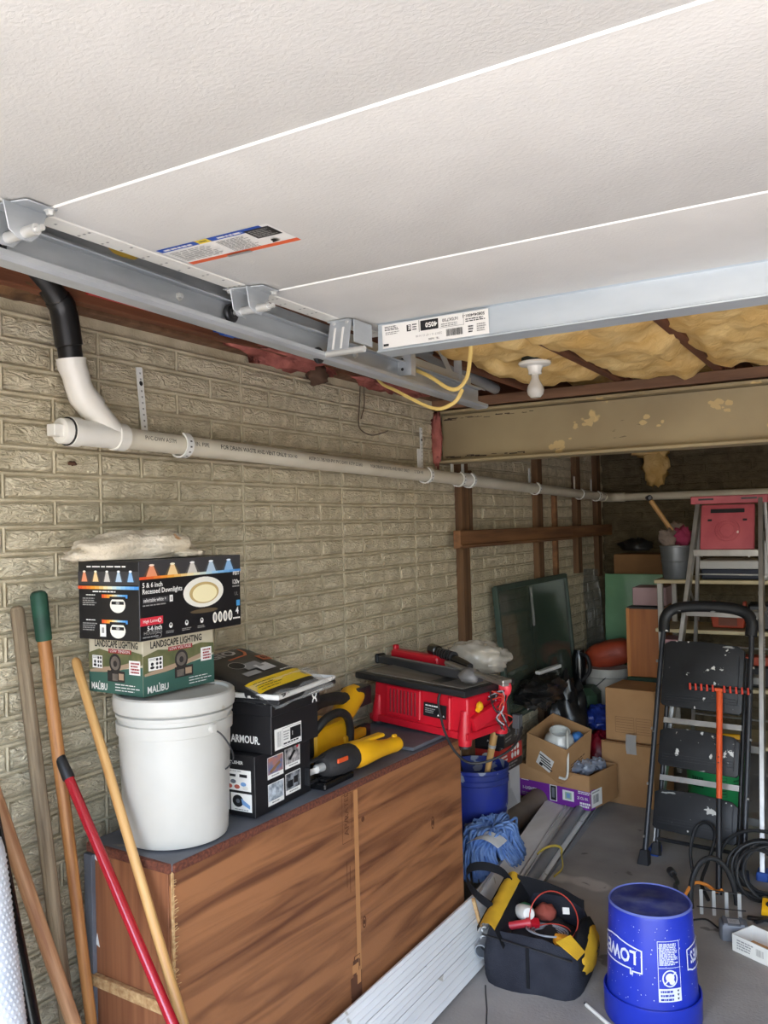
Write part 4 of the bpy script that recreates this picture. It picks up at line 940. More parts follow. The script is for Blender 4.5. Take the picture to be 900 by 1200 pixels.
MB().tube([(.232, .06, .10), (.240, .06, .11)], .010, 10).lathe([(0, 0), (.010, .004), (.014, .016), (.010, .028), (0, .036)], 14, M=Matrix.Translation((.242, .06, .10))).build('yellow_knob', YEL, ts)
MB().tube(spl([(.115, .0, .16), (.112, -.012, .135), (.125, -.02, .09), (.16, -.03, .02), (.21, -.035, -.035), (.27, -.03, -.06), (.33, .02, -.045), (.36, .10, -.01), (.33, .20, .03)]), .0045, 8).build('power_cord', RUB, ts)
MB().box((.31, .20, .05), (.026, .028, .05)).tube([(.304, .20, .027), (.304, .20, .0)], .0035, 8).tube([(.317, .20, .027), (.317, .20, .0)], .0035, 8).build('plug', mat('plug_grey', (70, 72, 74), .5), ts, bevel=.006)
ZS = CZ+.021+.186
f_ = thing('rip_fence', 'black rip fence bar lying diagonally across the table saw top', 'fence bar', (.315, 2.935, ZS), radians(-24))
MB().box((.0, 0, .018), (.62, .036, .032)).build('bar', mat('fence_black', (42, 42, 44), .4, c2=(60, 60, 62), ns=9), f_, bevel=.004)
MB().box((-.31, 0, .020), (.02, .048, .040)).build('end_cap', BLK, f_, bevel=.006); MB().box((.02, -.0, .0345), (.5, .008, .002)).build('scale_strip', GREYP, f_)
MB().blob((.27, -.015, .022), (.045, .035, .028), amp=.3, seed=4).build('clamp_head', mat('clamp_grey', (110, 108, 106), .4), f_, smooth=60)
g_ = thing('miter_rail', 'slim aluminium rail resting over the black rip fence', 'rail', (.585, 2.80, ZS+.036), radians(-33))
MB().bar((-.20, 0, .012), (.19, 0, -.012), .026, .012).build('rail', ALU, g_, bevel=.002); MB().box((.175, .0, .0), (.045, .036, .012)).build('end_stop', ALU, g_, bevel=.002)
r_ = thing('red_push_stick', 'long red plastic blade guard lying behind the table saw fence', 'saw guard', (.20, 3.075, ZS-.003), radians(-22))
MB().box((0, 0, .028), (.30, .05, .056)).build('guard_body', RED, r_, bevel=.015, seg=3); MB().box((-.14, 0, .062), (.02, .025, .022)).build('tip', RED, r_, bevel=.005)
c_ = thing('vacuum_nozzle', 'black ribbed hose end lying on the red saw guard', 'hose', (.385, 2.985, ZS+.062), radians(-37))
q = MB(); q.tube([(-.15, 0, .006), (-.145, 0, .006), (-.09, 0, .004), (-.088, 0, .004), (.0, 0, -.004), (.06, 0, -.008), (.14, 0, -.015), (.18, 0, -.018)], [.019, .023, .023, .018, .018, .016, .015, .012], 16); q.build('nozzle', BLKG, c_)
for i in range(6): MB().tube([(-.07+.022*i, 0, -.0), (-.062+.022*i, 0, -.0)], .0205, 14).build('ring', BLK, c_)
b_ = thing('plastic_parts_bag', 'crumpled clear plastic bag of white parts at the back of the table saw', 'plastic bag', (.43, 3.155, ZS-.035), 0)
MB().blob((0, 0, .065), (.135, .10, .068), nz=26, n=34, amp=.20, fr=2.6, seed=4, flatz=-.062).build('film', CLEARB, b_, smooth=60)
MB().blob((-.05, -.01, .055), (.065, .055, .04), amp=.2, seed=5).build('white_parts', mat('parts_white', (222, 216, 204), .6), b_, smooth=180)
MB().tube([(.02, -.03, .02), (.03, -.025, .105)], .026, 16).tube([(.07, -.01, .02), (.075, 0, .10)], .022, 16).build('white_roll', mat('parts_cream', (228, 218, 196), .6), b_)
MB().tube(spl([(-.01, -.08, .07), (-.02, -.10, .04), (-.0, -.12, .0), (.01, -.125, -.03)]), .016, 8).build('twisted_neck', CLEARB, b_, smooth=60)
w_ = thing('wire_bundle', 'tangle of red black and grey wires hanging off the end of the table saw', 'wires', (.645, 2.89, CZ+.03), 0)
r = random.Random(9)
for i, m in enumerate((CABLE_R, RUB, CABLE_G, RUB, CABLE_R, RUB, CABLE_G)):
    a = [(-.03+r.uniform(-.02, .03), r.uniform(-.05, .02), .12+r.uniform(-.02, .05))]
    for k in range(4): a.append((r.uniform(-.03, .03), r.uniform(-.05, .03), .12-.035*k+r.uniform(-.02, .03)))
    MB().tube(spl(a), .0028, 6).build('wire', m, w_)

# ------------------------------------------------------------------ long handles leaning at the left
def stick(name, label, cat, top, bot):
    top = Vector(top); bot = Vector(bot); o = bpy.data.objects.new(name, None); COL.objects.link(o); o.empty_display_size = .05
    d = top-bot; o.location = bot; o.rotation_euler = d.to_track_quat('Z', 'Y').to_euler(); tag(o, label, cat); return o, d.length
def rod(o, z0, z1, r0, r1, m, name, n=14, rnd=True):
    k = [(0, 0, z0), (0, 0, z0+.004), (0, 0, z1-.012), (0, 0, z1-.004), (0, 0, z1)]
    return MB().tube(k, [r0*.9, r0, r1, r1*.8, r1*.4] if rnd else [r0, r0, r1, r1, r1*.98], n).build(name, m, o)
o, L = stick('weathered_handle', 'weathered grey wooden tool handle leaning farthest back on the brick wall', 'tool handle', (.040, 1.335, 1.437), (.149, 1.426, .0)); rod(o, 0, L, .020, .0165, WOODG, 'shaft')
o, L = stick('green_grip_shovel', 'wooden long handle with a dark green rubber grip leaning on the wall', 'tool handle', (.055, 1.385, 1.470), (.185, 1.465, 0.0)); rod(o, 0, L-.10, .0125, .0165, WOODM, 'shaft'); rod(o, L-.125, L, .0195, .021, GREEN, 'grip')
o, L = stick('pale_dowel', 'slim pale wooden dowel leaning in front of the cabinet end', 'dowel', (.055, 1.492, 1.288), (.535, 1.395, .45)); rod(o, -.45, L, .0118, .0118, WOODL, 'shaft')
o, L = stick('red_pole', 'glossy red metal pole with a black grip crossing the cabinet end', 'pole', (.075, 1.41, 1.085), (.535, 1.36, .50)); rod(o, -.50, L-.075, .0125, .0125, REDG, 'shaft', rnd=False); rod(o, L-.095, L, .015, .012, BLK, 'grip')
q = Print(lambda u, v, h: Vector(((.0126+h)*cos(u), (.0126+h)*sin(u), v)))
for i in range(6): q.rect(-1.9+.16*i, L-.275-.004*i, -1.74+.16*i, L-.22-.006*i, STEEL)
q.rect(-1.8, L-.285, -1.0, L-.277, BLACKP, nu=5); q.build('worn_sticker', o)
o, L = stick('broom_pole', 'thick reddish wooden pole leaning at the lower left', 'pole', (.08, 1.225, 1.055), (.30, 1.445, .0)); rod(o, 0, L, .0165, .0165, WOODR, 'shaft')
o, L = stick('black_pole', 'black metal pole with small gold lettering at the lower left', 'pole', (.140, 1.18, 1.03), (.450, 1.18, .0)); rod(o, 0, L, .0185, .0185, BLKG, 'shaft', rnd=False)
q = Print(lambda u, v, h: Vector(((.0186+h)*cos(-.5+u/.0186), (.0186+h)*sin(-.5+u/.0186), v)))
[q.rect(-.010, .42+.013*i, 0, .429+.013*i, mat('gold_print', (206, 172, 92), .4)) for i in range(10)]; q.build('gold_lettering', o)
bw, L = stick('bubble_wrap_roll', 'roll of white bubble wrap leaning at the lower left edge', 'bubble wrap', (.226, 1.06, .975), (.395, 1.06, .0))
MB().lathe([(0, 0), (.078, 0), (.080, .02), (.080, L-.02), (.076, L), (0, L)], 40).build('roll', mat('wrap_white', (222, 226, 232), .35, c2=(206, 212, 220), ns=8), bw)
q = MB(); ico = [(sin(a)*cos(b), sin(a)*sin(b)) for a in (0,) for b in (0,)]
for j in range(78):
    for k in range(40):
        a = 2*pi*(k+.5*(j % 2))/40; z = .03+j*.012; c_ = Vector((.0795*cos(a), .0795*sin(a), z)); n_ = Vector((cos(a), sin(a), 0)); t_ = Vector((-sin(a), cos(a), 0))
        b0 = [c_+t_*.005*cos(w)+Vector((0, 0, .005*sin(w))) for w in [2*pi*i/6 for i in range(6)]]
        q.add(b0+[c_+n_*.003], [(i, (i+1) % 6, 6) for i in range(6)])
tag(q.build('bubbles', mat('wrap_bubble', (230, 234, 240), .2), bw, smooth=180, clean=False), kind='stuff')
# ------------------------------------------------------------------ boards and pipes on the floor beside the cabinet
def edgeL(y):
    if y < 2.9: return Vector((.40+.05*(y-1.472)+.024, y, .185+.045*(y-2.0)*(.5 if y < 2 else 1)))
    t = min(1, (y-2.9)/1.75); return Vector((.497-.325*t, y, .226-.20*t))
def edgeR(y):
    t = max(0, min(1, (y-2.9)/1.9)); return Vector((.556-.14*t, y, .004))
def bsurf(y, s, lift=0):
    a, b = edgeL(y), edgeR(y); p = a*(1-s)+b*s; n = Vector((a.z-b.z, 0, b.x-a.x)).normalized(); return p+n*lift
def bent_board(name, label, cat, s0, s1, y0, y1, lift, t, m, group=None, n=30):
    o = thing(name, label, cat, tuple(bsurf((y0+y1)/2, (s0+s1)/2)), 0, group); c = Vector(o.location)
    return o, c
def board_mesh(par, c, nm, s0, s1, y0, y1, lift, t, m, n=30):
    vs = []; fs = []
    for i in range(n+1):
        y = y0+(y1-y0)*i/n
        vs += [bsurf(y, s0, lift)-c, bsurf(y, s1, lift)-c, bsurf(y, s1, lift+t)-c, bsurf(y, s0, lift+t)-c]
    for i in range(n):
        for k in range(4): fs.append((i*4+k, i*4+(k+1) % 4, i*4+4+(k+1) % 4, i*4+4+k))
    fs += [(3, 2, 1, 0), tuple(n*4+k for k in range(4))]
    return MB().add(vs, fs).build(nm, m, par, smooth=30)
G = 'white trim boards beside the cabinet'
GRV = mat('groove_grey', (186, 184, 178), .6)
for s0, s1, y0, y1, lab in ((.0, .30, 1.35, 4.30, 'white grooved trim board leaning highest against the plywood cabinet'), (.31, .58, 1.30, 4.45, 'white grooved trim board in the middle of the leaning row'), (.59, .98, 1.25, 4.62, 'white vinyl board lowest in the leaning row on the floor')):
    o, c = bent_board('trim_board', lab, 'board', s0, s1, y0, y1, 0, .014, TRIMW, G); board_mesh(o, c, 'board', s0, s1, y0, y1, .002, .012, TRIMW)
    for k in (.22, .5, .78): sk = s0+(s1-s0)*k; board_mesh(o, c, 'raised_bead', sk-.012, sk+.012, y0+.004, y1-.004, .0135, .0035, TRIMW)
o, c = bent_board('tan_board', 'white faced board with raw tan end lying over the trim boards', 'board', .0, .44, 2.87, 4.64, .018, .014, TRIMW); board_mesh(o, c, 'board', .0, .44, 2.874, 4.64, .019, .012, TRIMW); board_mesh(o, c, 'raw_end', .0, .44, 2.868, 2.875, .0185, .013, PLYE, 1)
for s0, s1, y0, y1, lab in ((.46, .54, 2.88, 4.72, 'narrow white corner trim beside the tan ended board'), (.56, .63, 2.86, 4.74, 'narrow white corner trim beside the grey conduit')):
    o, c = bent_board('corner_trim', lab, 'trim', s0, s1, y0, y1, .018, .02, TRIMW, 'corner trims beside the cabinet'); board_mesh(o, c, 'profile', s0, s1, y0, y1, .018, .006, TRIMW); board_mesh(o, c, 'upright_leg', s0, s0+.02, y0, y1, .018, .022, TRIMW)
o, c = bent_board('corner_trim', 'thin grey metal strip on the floor right of the grey conduit', 'trim', .99, 1.10, 2.95, 4.78, .0, .01, COND); board_mesh(o, c, 'profile', 1.02, 1.12, 2.95, 4.78, .001, .004, COND); board_mesh(o, c, 'upright_leg', 1.02, 1.035, 2.95, 4.78, .001, .016, COND)
ca = bsurf(2.80, .70, .042); cb_ = bsurf(4.72, .80, .045)
cn = thing('conduit_pipe', 'grey plastic conduit pipe lying along the white boards', 'pipe', tuple(ca))
d = cb_-ca; M = d.to_track_quat('Z', 'Y').to_matrix().to_4x4()
MB().lathe([(.020, .05), (.020, 0), (.0245, 0), (.0245, d.length), (.020, d.length), (.020, d.length-.02)], 24, M=M).build('tube', COND, cn)
MB().lathe([(0, .049), (.0199, .049)], 20, M=M).build('bore', BLK, cn)
ys = thing('yellow_strap', 'yellow webbing strap looped round the grey conduit on the floor', 'strap', tuple(ca+d*.52))
MB().tube([(.036*cos(a)+.004, .07*cos(a), .036*sin(a)) for a in [-.4+pi*1.0*i/12 for i in range(13)]], .006, 8, flat=(1, .5)).tube(spl([(.038, .065, -.01), (.065, .0, -.05), (.06, -.10, -.055)]), .006, 8, flat=(1, .5)).build('strap', mat('strap_yellow', (206, 178, 74), .7), ys)
bt_ = thing('cardboard_tube', 'brown cardboard tube lying beside the blue mop head', 'tube', (.150, 3.93, .062))
d = Vector((.0, .80, 0)); M = d.to_track_quat('Z', 'Y').to_matrix().to_4x4()
MB().lathe([(.050, .03), (.050, 0), (.058, 0), (.060, .01), (.060, .8), (0, .8)], 28, M=M).lathe([(0, .03), (.050, .03)], 28, M=M).build('tube', TUBEB, bt_); MB().lathe([(.0605, .05), (.0605, .058)], 28, M=M).build('band', DSTEEL, bt_)

# mop -----------------------------------------------------------------
mp = thing('string_mop', 'blue and white string mop head on the floor beside the cabinet end', 'mop', (.335, 3.46, .135))
r = random.Random(11); yarn = MB()
def mopz(x, y): return .0
for i in range(230):
    a = r.uniform(0, 2*pi); R1 = r.uniform(.09, .15); a2 = a+r.uniform(-.7, .7)
    p0 = Vector((r.uniform(-.03, .03), r.uniform(-.10, .10), .10+r.uniform(-.02, .02)))
    p1 = Vector((.07*cos(a), .13*sin(a), .12+r.uniform(-.02, .03))); p2 = Vector((.10*cos(a2), .20*sin(a2), .06+r.uniform(-.03, .03))); p3 = Vector((.125*cos(a2+.2), .24*sin(a2+.2), .0+r.uniform(-.01, .02)))
    yarn.tube(spl([p0, p1+Vector((r.uniform(-.02, .02), r.uniform(-.02, .02), .012)), p2+Vector((0, 0, r.uniform(-.01, .02))), p3], 4), r.uniform(.0045, .007), 5)
tag(yarn.build('yarn', BLUEM, mp, smooth=180, clean=False), kind='stuff')
MB().blob((0, 0, .06), (.07, .15, .045), amp=.2, seed=2).build('core', mat('mop_core', (60, 84, 136), .95), mp, smooth=180)
MB().grid(lambda u, v: (-.03+.14*u, -.20+.10*v+.02*u, .128+.03*sin(u*pi)+.004*noise.noise(Vector((u*4, v*4, 1)))), 12, 8).build('headband', mat('mop_white', (224, 224, 220), .9, bump=.5, bs=90), mp, smooth=180)

# lumber pile that carries the bucket and cartons behind the cabinet
for k in range(3):
    o = MB().box((0, 0, .0165), (.10, .80, .033)).build('scrap_lumber', STUD, bevel=.002, loc=(.075+.004*k, 3.92, .0335*k)); tag(o, ('short brown plank at the bottom of the pile by the wall', 'short brown plank in the middle of the pile by the wall', 'short brown plank at the top of the pile under the white carton')[k], 'plank', 'scrap planks by the wall')

# blue tool bucket ------------------------------------------------------
bb = thing('tool_bucket', 'dusty blue bucket of hand tools behind the end of the cabinet', 'bucket', (.166, 3.70, .102))
MB().lathe([(0, 0), (.128, 0), (.132, .01), (.145, .30), (.150, .305), (.151, .325), (.146, .328), (.147, .35), (.151, .355), (.150, .37), (.143, .37), (.138, .30), (.125, .02), (0, .02)], 40).build('body', BLUED, bb)
MB().tube(spl([(.153, .02, .335), (.168, -.02, .26), (.165, -.07, .15), (.135, -.12, .08), (.06, -.158, .06)]), .0025, 6).build('wire_handle', ALU, bb)
th = thing('wooden_handled_hammer', 'hammer with a light wooden handle sticking out of the blue tool bucket', 'hammer', (.165, 3.67, .15), rot=(radians(4), radians(14), 0))
MB().tube([(0, 0, .02), (0, 0, .30), (0, 0, .42), (0, 0, .56), (0, 0, .58)], [.011, .013, .016, .019, .012], 12).build('handle', WOODL, th); MB().tube([(0, 0, .44), (0, 0, .455)], .018, 12).build('steel_band', STEEL, th)
MB().box((0, 0, .02), (.03, .11, .03)).build('head', DSTEEL, th, bevel=.006)
tb = thing('trowel_bundle', 'dark hand tool lying in the mouth of the blue bucket', 'hand tool', (.11, 3.70, .30), rot=(0, radians(-12), .3))
MB().tube([(0, 0, 0), (0, 0, .24)], .012, 10).build('handle', BLK, tb); MB().box((0, 0, .28), (.05, .006, .10)).build('blade', DSTEEL, tb, bevel=.001)

# cartons behind the bucket ----------------------------------------------
xw, yw = .018, 4.06
w1 = thing('white_carton', 'white product carton at the bottom of the black and red stack', 'box', (.075, 4.16, .102), radians(-6)); carton(w1, .115, .26, .225, mat('carton_white', (206, 204, 200), .55, c2=(190, 188, 186), ns=4), .002)
p = faceE(.115, .26); p.lines(.02, .17, .10, .21, 3, GREYP); p.rect(.03, .165, .055, .195, BLACKP); MBX = mat('fold_grey', (178, 176, 174), .6)
p.poly([(.03, .02), (.10, .12), (.16, .12), (.23, .02)], MBX); p.build('printed_face', w1)
p = faceS(.115, .26); p.rect(0, 0, .115, .225, BLKC); p.rect(.02, .17, .10, .20, mat('dl_red', (206, 44, 60))); p.lines(.02, .03, .10, .12, 4, GREYP); p.build('printed_side', w1)
w2 = thing('downlight_carton', 'black and red lamp carton in the middle of the stack behind the cabinet', 'box', (.085, 4.15, .329), radians(-3)); carton(w2, .14, .27, .15, BLKC, .002)
p = faceE(.14, .27); p.rect(0, .045, .27, .125, mat('halo_red', (196, 52, 44), .6)); p.text('HALO', .02, .129, .016, WHITEP, bold=.02)
for i in range(3):
    for j in range(2): p.ell(.15+.035*i, .07+.036*j, .014, .015, WHITEP, 14)
p.lines(.02, .055, .10, .11, 3, WHITEP, seed=2); p.lines(.02, .01, .22, .04, 2, GREYP, seed=4); p.build('printed_face', w2)
p = faceS(.14, .27); p.rect(0, .045, .14, .125, mat('halo_red', (196, 52, 44))); p.ell(.07, .085, .03, .025, WHITEP); p.build('printed_side', w2)
w3 = thing('dark_carton', 'black carton with small white print on top of the stack behind the cabinet', 'box', (.095, 4.12, .480), radians(4)); carton(w3, .17, .30, .115, BLKC, .002)
p = faceE(.17, .30); p.text('HALO', .16, .02, .026, GREYP, bold=.02); p.rect(.02, .065, .10, .067, GREYP); p.lines(.02, .02, .12, .05, 2, GREYP); p.build('printed_face', w3)
p = faceS(.17, .30); 
for i in range(3): p.ell(.05+.03*i, .085, .011, .010, GREYP, 12); p.poly([(.08+.014*i, .03), (.09+.014*i, .03), (.085+.014*i, .04)], WHITEP)
p.build('printed_side', w3)

# open cartons -----------------------------------------------------------
def open_carton(t, dx, dy, dz, m, flaps=(), wall=.004, inner=None):
    for nm, c_, s_ in (('wall_panel', (dx/2, 0, dz/2), (wall, dy, dz)), ('wall_panel', (-dx/2, 0, dz/2), (wall, dy, dz)), ('wall_panel', (0, dy/2, dz/2), (dx, wall, dz)), ('wall_panel', (0, -dy/2, dz/2), (dx, wall, dz)), ('bottom', (0, 0, wall/2), (dx-wall, dy-wall, wall))):
        MB().box(c_, s_).build('side_panel' if nm == 'wall_panel' else nm, m, t)
    for side, ln, ang in flaps:
        ax = {'E': (dx/2, 0), 'W': (-dx/2, 0), 'N': (0, dy/2), 'S': (0, -dy/2)}[side]; w_ = dy if side in 'EW' else dx
        a = {'E': 0, 'N': pi/2, 'W': pi, 'S': -pi/2}[side]
        M = Matrix.Translation((ax[0], ax[1], dz)) @ Matrix.Rotation(a, 4, 'Z') @ Matrix.Rotation(-radians(ang), 4, 'Y') @ Matrix.Translation((ln/2, 0, 0))
        q = MB().box((0, 0, 0), (ln, w_*.96, wall)); q.v = [tuple(M @ Vector(v)) for v in q.v]; q.build('flap', m, t)
pu = thing('purple_band_carton', 'low open carton with a purple printed band on the floor boards', 'box', (.280, 4.665, .062), radians(-12))
PX, PY = .44, .30
open_carton(pu, PX, PY, .185, CARD)
p = faceS(PX, PY, 0); p = Print.plane((-PX/2, -PY/2-.002, 0), (1, 0, 0), (0, 0, 1))
p.rect(0, 0, PX, .105, PURP); p.text('1-LIGHTS', .02, .045, .016, WHITEP, bold=.02)
p.lines(.01, .092, .06, .10, 1, WHITEP); p.lines(.01, .012, .12, .03, 2, GREYP); p.rect(.195, .012, .24, .098, WHITEP); p.rect(.20, .016, .235, .094, BLACKP); p.rect(.208, .03, .226, .085, GREY)
p.rect(.275, .03, .345, .085, WHITEP); p.rect(.29, .038, .33, .076, mat('lt_green', (160, 190, 160))); p.rect(.30, .045, .32, .07, mat('pad_blue', (120, 160, 206)))
p.text('25 CU. IN.', .365, .052, .014, WHITEP, bold=.02, w=.065); p.lines(.37, .08, .45, .098, 2, WHITEP); p.lines(.38, .01, .445, .04, 2, WHITEP, fill=.7); p.build('printed_band', pu)
p = Print.plane((PX/2+.002, -PY/2, 0), (0, 1, 0), (0, 0, 1)); p.rect(0, 0, .05, .105, PURP); p.rect(.01, .01, .125, .10, WHITEP); p.barcode(.03, .03, .09, .075, BLACKP, 16); p.lines(.02, .082, .1, .096, 1, GREYP); p.build('shipping_label', pu)
MB().prism([(-.219, .10), (-.219, .185), (-.06, .18), (-.04, .15), (.03, .115), (.06, .115), (.12, .175), (.219, .185), (.219, .10)], .004, M=Matrix(((1, 0, 0, 0), (0, 0, -1, -PY/2-.002), (0, 1, 0, .0), (0, 0, 0, 1)))).build('torn_flap', CARD2, pu)
for i, (x, y, s) in enumerate(((.12, .02, 1), (.17, .08, .8), (.09, -.06, .8))):
    o = MB().blob((0, 0, 0), (.055*s, .05*s, .04*s), amp=.5, fr=3, seed=20+i).build('crumpled_bag', mat('bag_grey%d' % i, (176-20*i, 180-18*i, 190-14*i), .3, c2=(120, 124, 134), ns=20, bump=.8, bs=30), smooth=40, loc=(.262+x, 4.665+y-.02, .062+.175+.01*i)); tag(o, ('silver grey crumpled bag nearest the label end of the purple band carton', 'grey crumpled bag behind the silver one in the purple band carton', 'darker grey crumpled bag beside the tilted carton')[i], 'bag', 'crumpled bags in the purple carton')
ic = bpy.data.objects.new('tilted_carton', None); COL.objects.link(ic); tag(ic, 'small open cardboard carton tilted inside the purple band carton', 'box')
IM = Matrix.Rotation(radians(20), 3, _R0) @ Matrix.Rotation(radians(-13), 3, 'Z')
ic.location = (.225, 4.655, .222); ic.rotation_euler = IM.to_euler()
open_carton(ic, .25, .26, .235, CARD2)
p = Print.plane((-.125, -.1322, 0), (1, 0, 0), (0, 0, 1)); p.poly([(.065, .075), (.155, .045), (.18, .13), (.09, .16)], WHITEP)
for i in range(4): p.poly([(.085+.005*i, .135-.018*i), (.155+.005*i, .112-.018*i), (.157+.005*i, .120-.018*i), (.087+.005*i, .143-.018*i)], BLACKP)
p.poly([(.085, .072), (.105, .066), (.111, .085), (.091, .092)], BLACKP); p.build('white_label', ic)
p = Print.plane((.1272, -.13, 0), (0, 1, 0), (0, 0, 1)); p.lines(.05, .07, .2, .12, 3, mat('card_ink', (110, 80, 54), .8)); p.build('print_lines', ic)
gl = bpy.data.objects.new('white_globe', None); COL.objects.link(gl); tag(gl, 'white glass globe lamp shade standing in the tilted carton', 'lamp shade'); gl.rotation_euler = IM.to_euler(); gl.location = Vector((.225, 4.655, .222))+IM @ Vector((.02, -.03, .10))
MB().lathe([(.0, 0), (.06, .005), (.085, .05), (.088, .08), (.075, .12), (.055, .14), (.052, .155), (.058, .16), (.050, .16), (.046, .14), (.05, .12), (0, .10)], 32).build('shade', mat('globe_white', (226, 226, 220), .25, c2=(206, 208, 204), ns=5), gl)
cw = MB().tube(spl([tuple(Vector((.225, 4.655, .222))+IM @ Vector(v)) for v in ((.05, .03, .18), (.06, -.02, .27), (.10, -.08, .25), (.135, -.125, .16), (.14, -.14, .07), (.10, -.15, .06))]), .0065, 8).build('white_cable', mat('cable_white', (226, 224, 214), .4)); tag(cw, 'thick white cable bent over the edge of the tilted carton', 'cable')
bb2 = MB().blob((0, 0, 0), (.04, .035, .03), amp=.3, seed=3).build('blue_wad', mat('wad_blue', (70, 130, 200), .5), smooth=180, loc=tuple(Vector((.225, 4.655, .222))+IM @ Vector((.075, .07, .19)))); tag(bb2, 'small bright blue plastic wad behind the white globe', 'plastic')

# tall carton beside the ladder -------------------------------------------
bc = thing('tall_carton', 'tall brown carton with printed lines standing left of the ladders', 'box', (.585, 5.01, 0), radians(-6))
MB().box((0, 0, .17), (.30, .34, .34)).build('lower_body', CARD, bc, bevel=.003)
q = MB().box((0, .03, .49), (.29, .28, .30), taper=.99); q.build('upper_body', CARD2, bc, bevel=.003)
MB().box((0, -.1605, .345), (.30, .02, .010)).build('fold_edge', CARDD, bc, bevel=.002)
p = Print.plane((-.145, -.1115, .34), (1, 0, 0), (0, 0, 1)); INKC = mat('card_ink', (110, 80, 54))
p.frame(.06, .05, .17, .14, .0015, INKC); p.frame(.18, .05, .27, .14, .0015, INKC)
for i in range(5): p.rect(.065, .064+.015*i, .165, .0655+.015*i, INKC); p.rect(.185, .064+.015*i, .262, .0655+.015*i, INKC)
p.build('printed_panel', bc)
MB().grid(lambda u, v: (.0+.06*u, -.175-.004*noise.noise(Vector((u*5, v*5, 0)))-.008*sin(v*pi), .29+.11*v), 8, 8).build('tape', mat('tape_silver', (186, 186, 184), .2, alpha=.75), bc, smooth=60)

# ------------------------------------------------------------------ tool bag
bg_ = thing('tool_bag', 'black open tool bag with yellow trim standing on the concrete floor', 'bag', (.752, 2.93, 0), radians(6))
def rr(w, d, z, n=40, k=5, sd=0, amp=.006):
    o = []
    for i in range(n):
        a = 2*pi*i/n; c_, s_ = cos(a), sin(a)
        R = (abs(c_)**k+abs(s_)**k)**(-1/k); e = 1+amp*8*noise.noise(Vector((c_*2, s_*2, z*9+sd)))
        o.append(Vector((w/2*c_*R*e, d/2*s_*R*e, z)))
    return o
def loft(q, rings, m=None, cap=(True, False)):
    n = len(rings[0]); vs = [v for r_ in rings for v in r_]
    fs = [(i*n+k, i*n+(k+1) % n, (i+1)*n+(k+1) % n, (i+1)*n+k) for i in range(len(rings)-1) for k in range(n)]
    if cap[0]: fs.append(tuple(range(n-1, -1, -1)))
    if cap[1]: fs.append(tuple((len(rings)-1)*n+k for k in range(n)))
    return q.add(vs, fs, m)
q = MB(); R_ = []
for w_, d_, z in ((.345, .345, 0), (.352, .352, .012), (.355, .355, .07), (.345, .35, .13), (.325, .34, .175), (.31, .33, .198), (.305, .325, .203), (.295, .315, .200), (.285, .305, .17), (.28, .30, .10), (.28, .30, .07)): R_.append(rr(w_, d_, z))
for r_ in R_[3:9]:
    for v in r_:
        if v.x > .05: v.z -= .035*min(1, (v.x-.05)/.1)
        if v.y < 0: v.z -= .012
loft(q, R_, cap=(True, True)); q.build('body', FAB, bg_, smooth=60)
MB().grid(lambda u, v: (-.17+.06*u*(1)+.0, -.19+.35*v, .205+.035*u*(1-u)*4*.6+.045*(v)-.0+.004*noise.noise(Vector((u*3, v*7, 0)))), 6, 18).build('yellow_top_edge', YELF, bg_, smooth=180)
MB().grid(lambda u, v: (-.11+.03*u, -.19+.36*v, .205+.045*v-.06*u+.004*noise.noise(Vector((u*3, v*7, 4)))), 6, 18).grid(lambda u, v: (-.173, -.19+.35*v, .19+.018*u+.045*v), 2, 10).build('edge_lining', FABD, bg_, smooth=180)
MB().grid(lambda u, v: (-.12+.25*u, .14+.03*sin(u*3), .17+.10*v*(1-.6*u)+.01*noise.noise(Vector((u*4, v*4, 2)))), 12, 6).build('back_panel', FABD, bg_, smooth=180)
hd = spl([(-.15, -.08, .23), (-.22, -.06, .26), (-.275, .0, .285), (-.285, .07, .295), (-.245, .12, .29), (-.18, .13, .275), (-.13, .10, .25)])
q = MB()
vs = []; fs = []
for i, p0 in enumerate(hd):
    for s_ in (-1, 1): vs += [p0+Vector((0, 0, .016*s_)), p0+Vector((.0, .004, .016*s_))]
for i in range(len(hd)-1):
    a, b = i*4, i*4+4; fs += [(a, a+2, b+2, b), (a+1, b+1, b+3, a+3), (a, b, b+1, a+1), (a+2, a+3, b+3, b+2)]
q.add(vs, fs).build('handle', FABD, bg_, smooth=60)
MB().blob((.155, .02, .095), (.045, .12, .075), nz=14, n=20, amp=.12, seed=6).build('side_pocket', YELF, bg_, smooth=180)
MB().blob((.150, .02, .09), (.035, .15, .10), amp=.1, seed=8).build('pocket_back', FABD, bg_, smooth=180)
p = Print(lambda u, v, h: Vector((.201+h, u+.02, v+.1)))
p.poly([(-.02, -.02), (.0, .03), (.01, .03), (-.005, -.02)], BLACKP); p.poly([(.0, -.02), (.025, .02), (.03, .01), (.01, -.025)], BLACKP); p.rect(-.03, .0, .03, .006, BLACKP); p.build('pocket_logo', bg_)
MB().prism([(-.045, -.02), (.04, -.03), (.05, .02), (-.015, .045)], .003, M=Matrix.Translation((.135, -.13, .165)) @ rmat(.5, 'Y') @ rmat(.3, 'X')).build('yellow_flap', YELF, bg_)
MB().bar((.0, -.176, .02), (.0, -.178, .16), .012, .006, up=(0, -1, 0)).build('front_seam', FABD, bg_, bevel=.002)
MB().tube(spl([(-.16, -.172, .175), (-.05, -.176, .165), (.06, -.172, .15), (.15, -.16, .13)]), .004, 6).build('zipper', BLK, bg_)
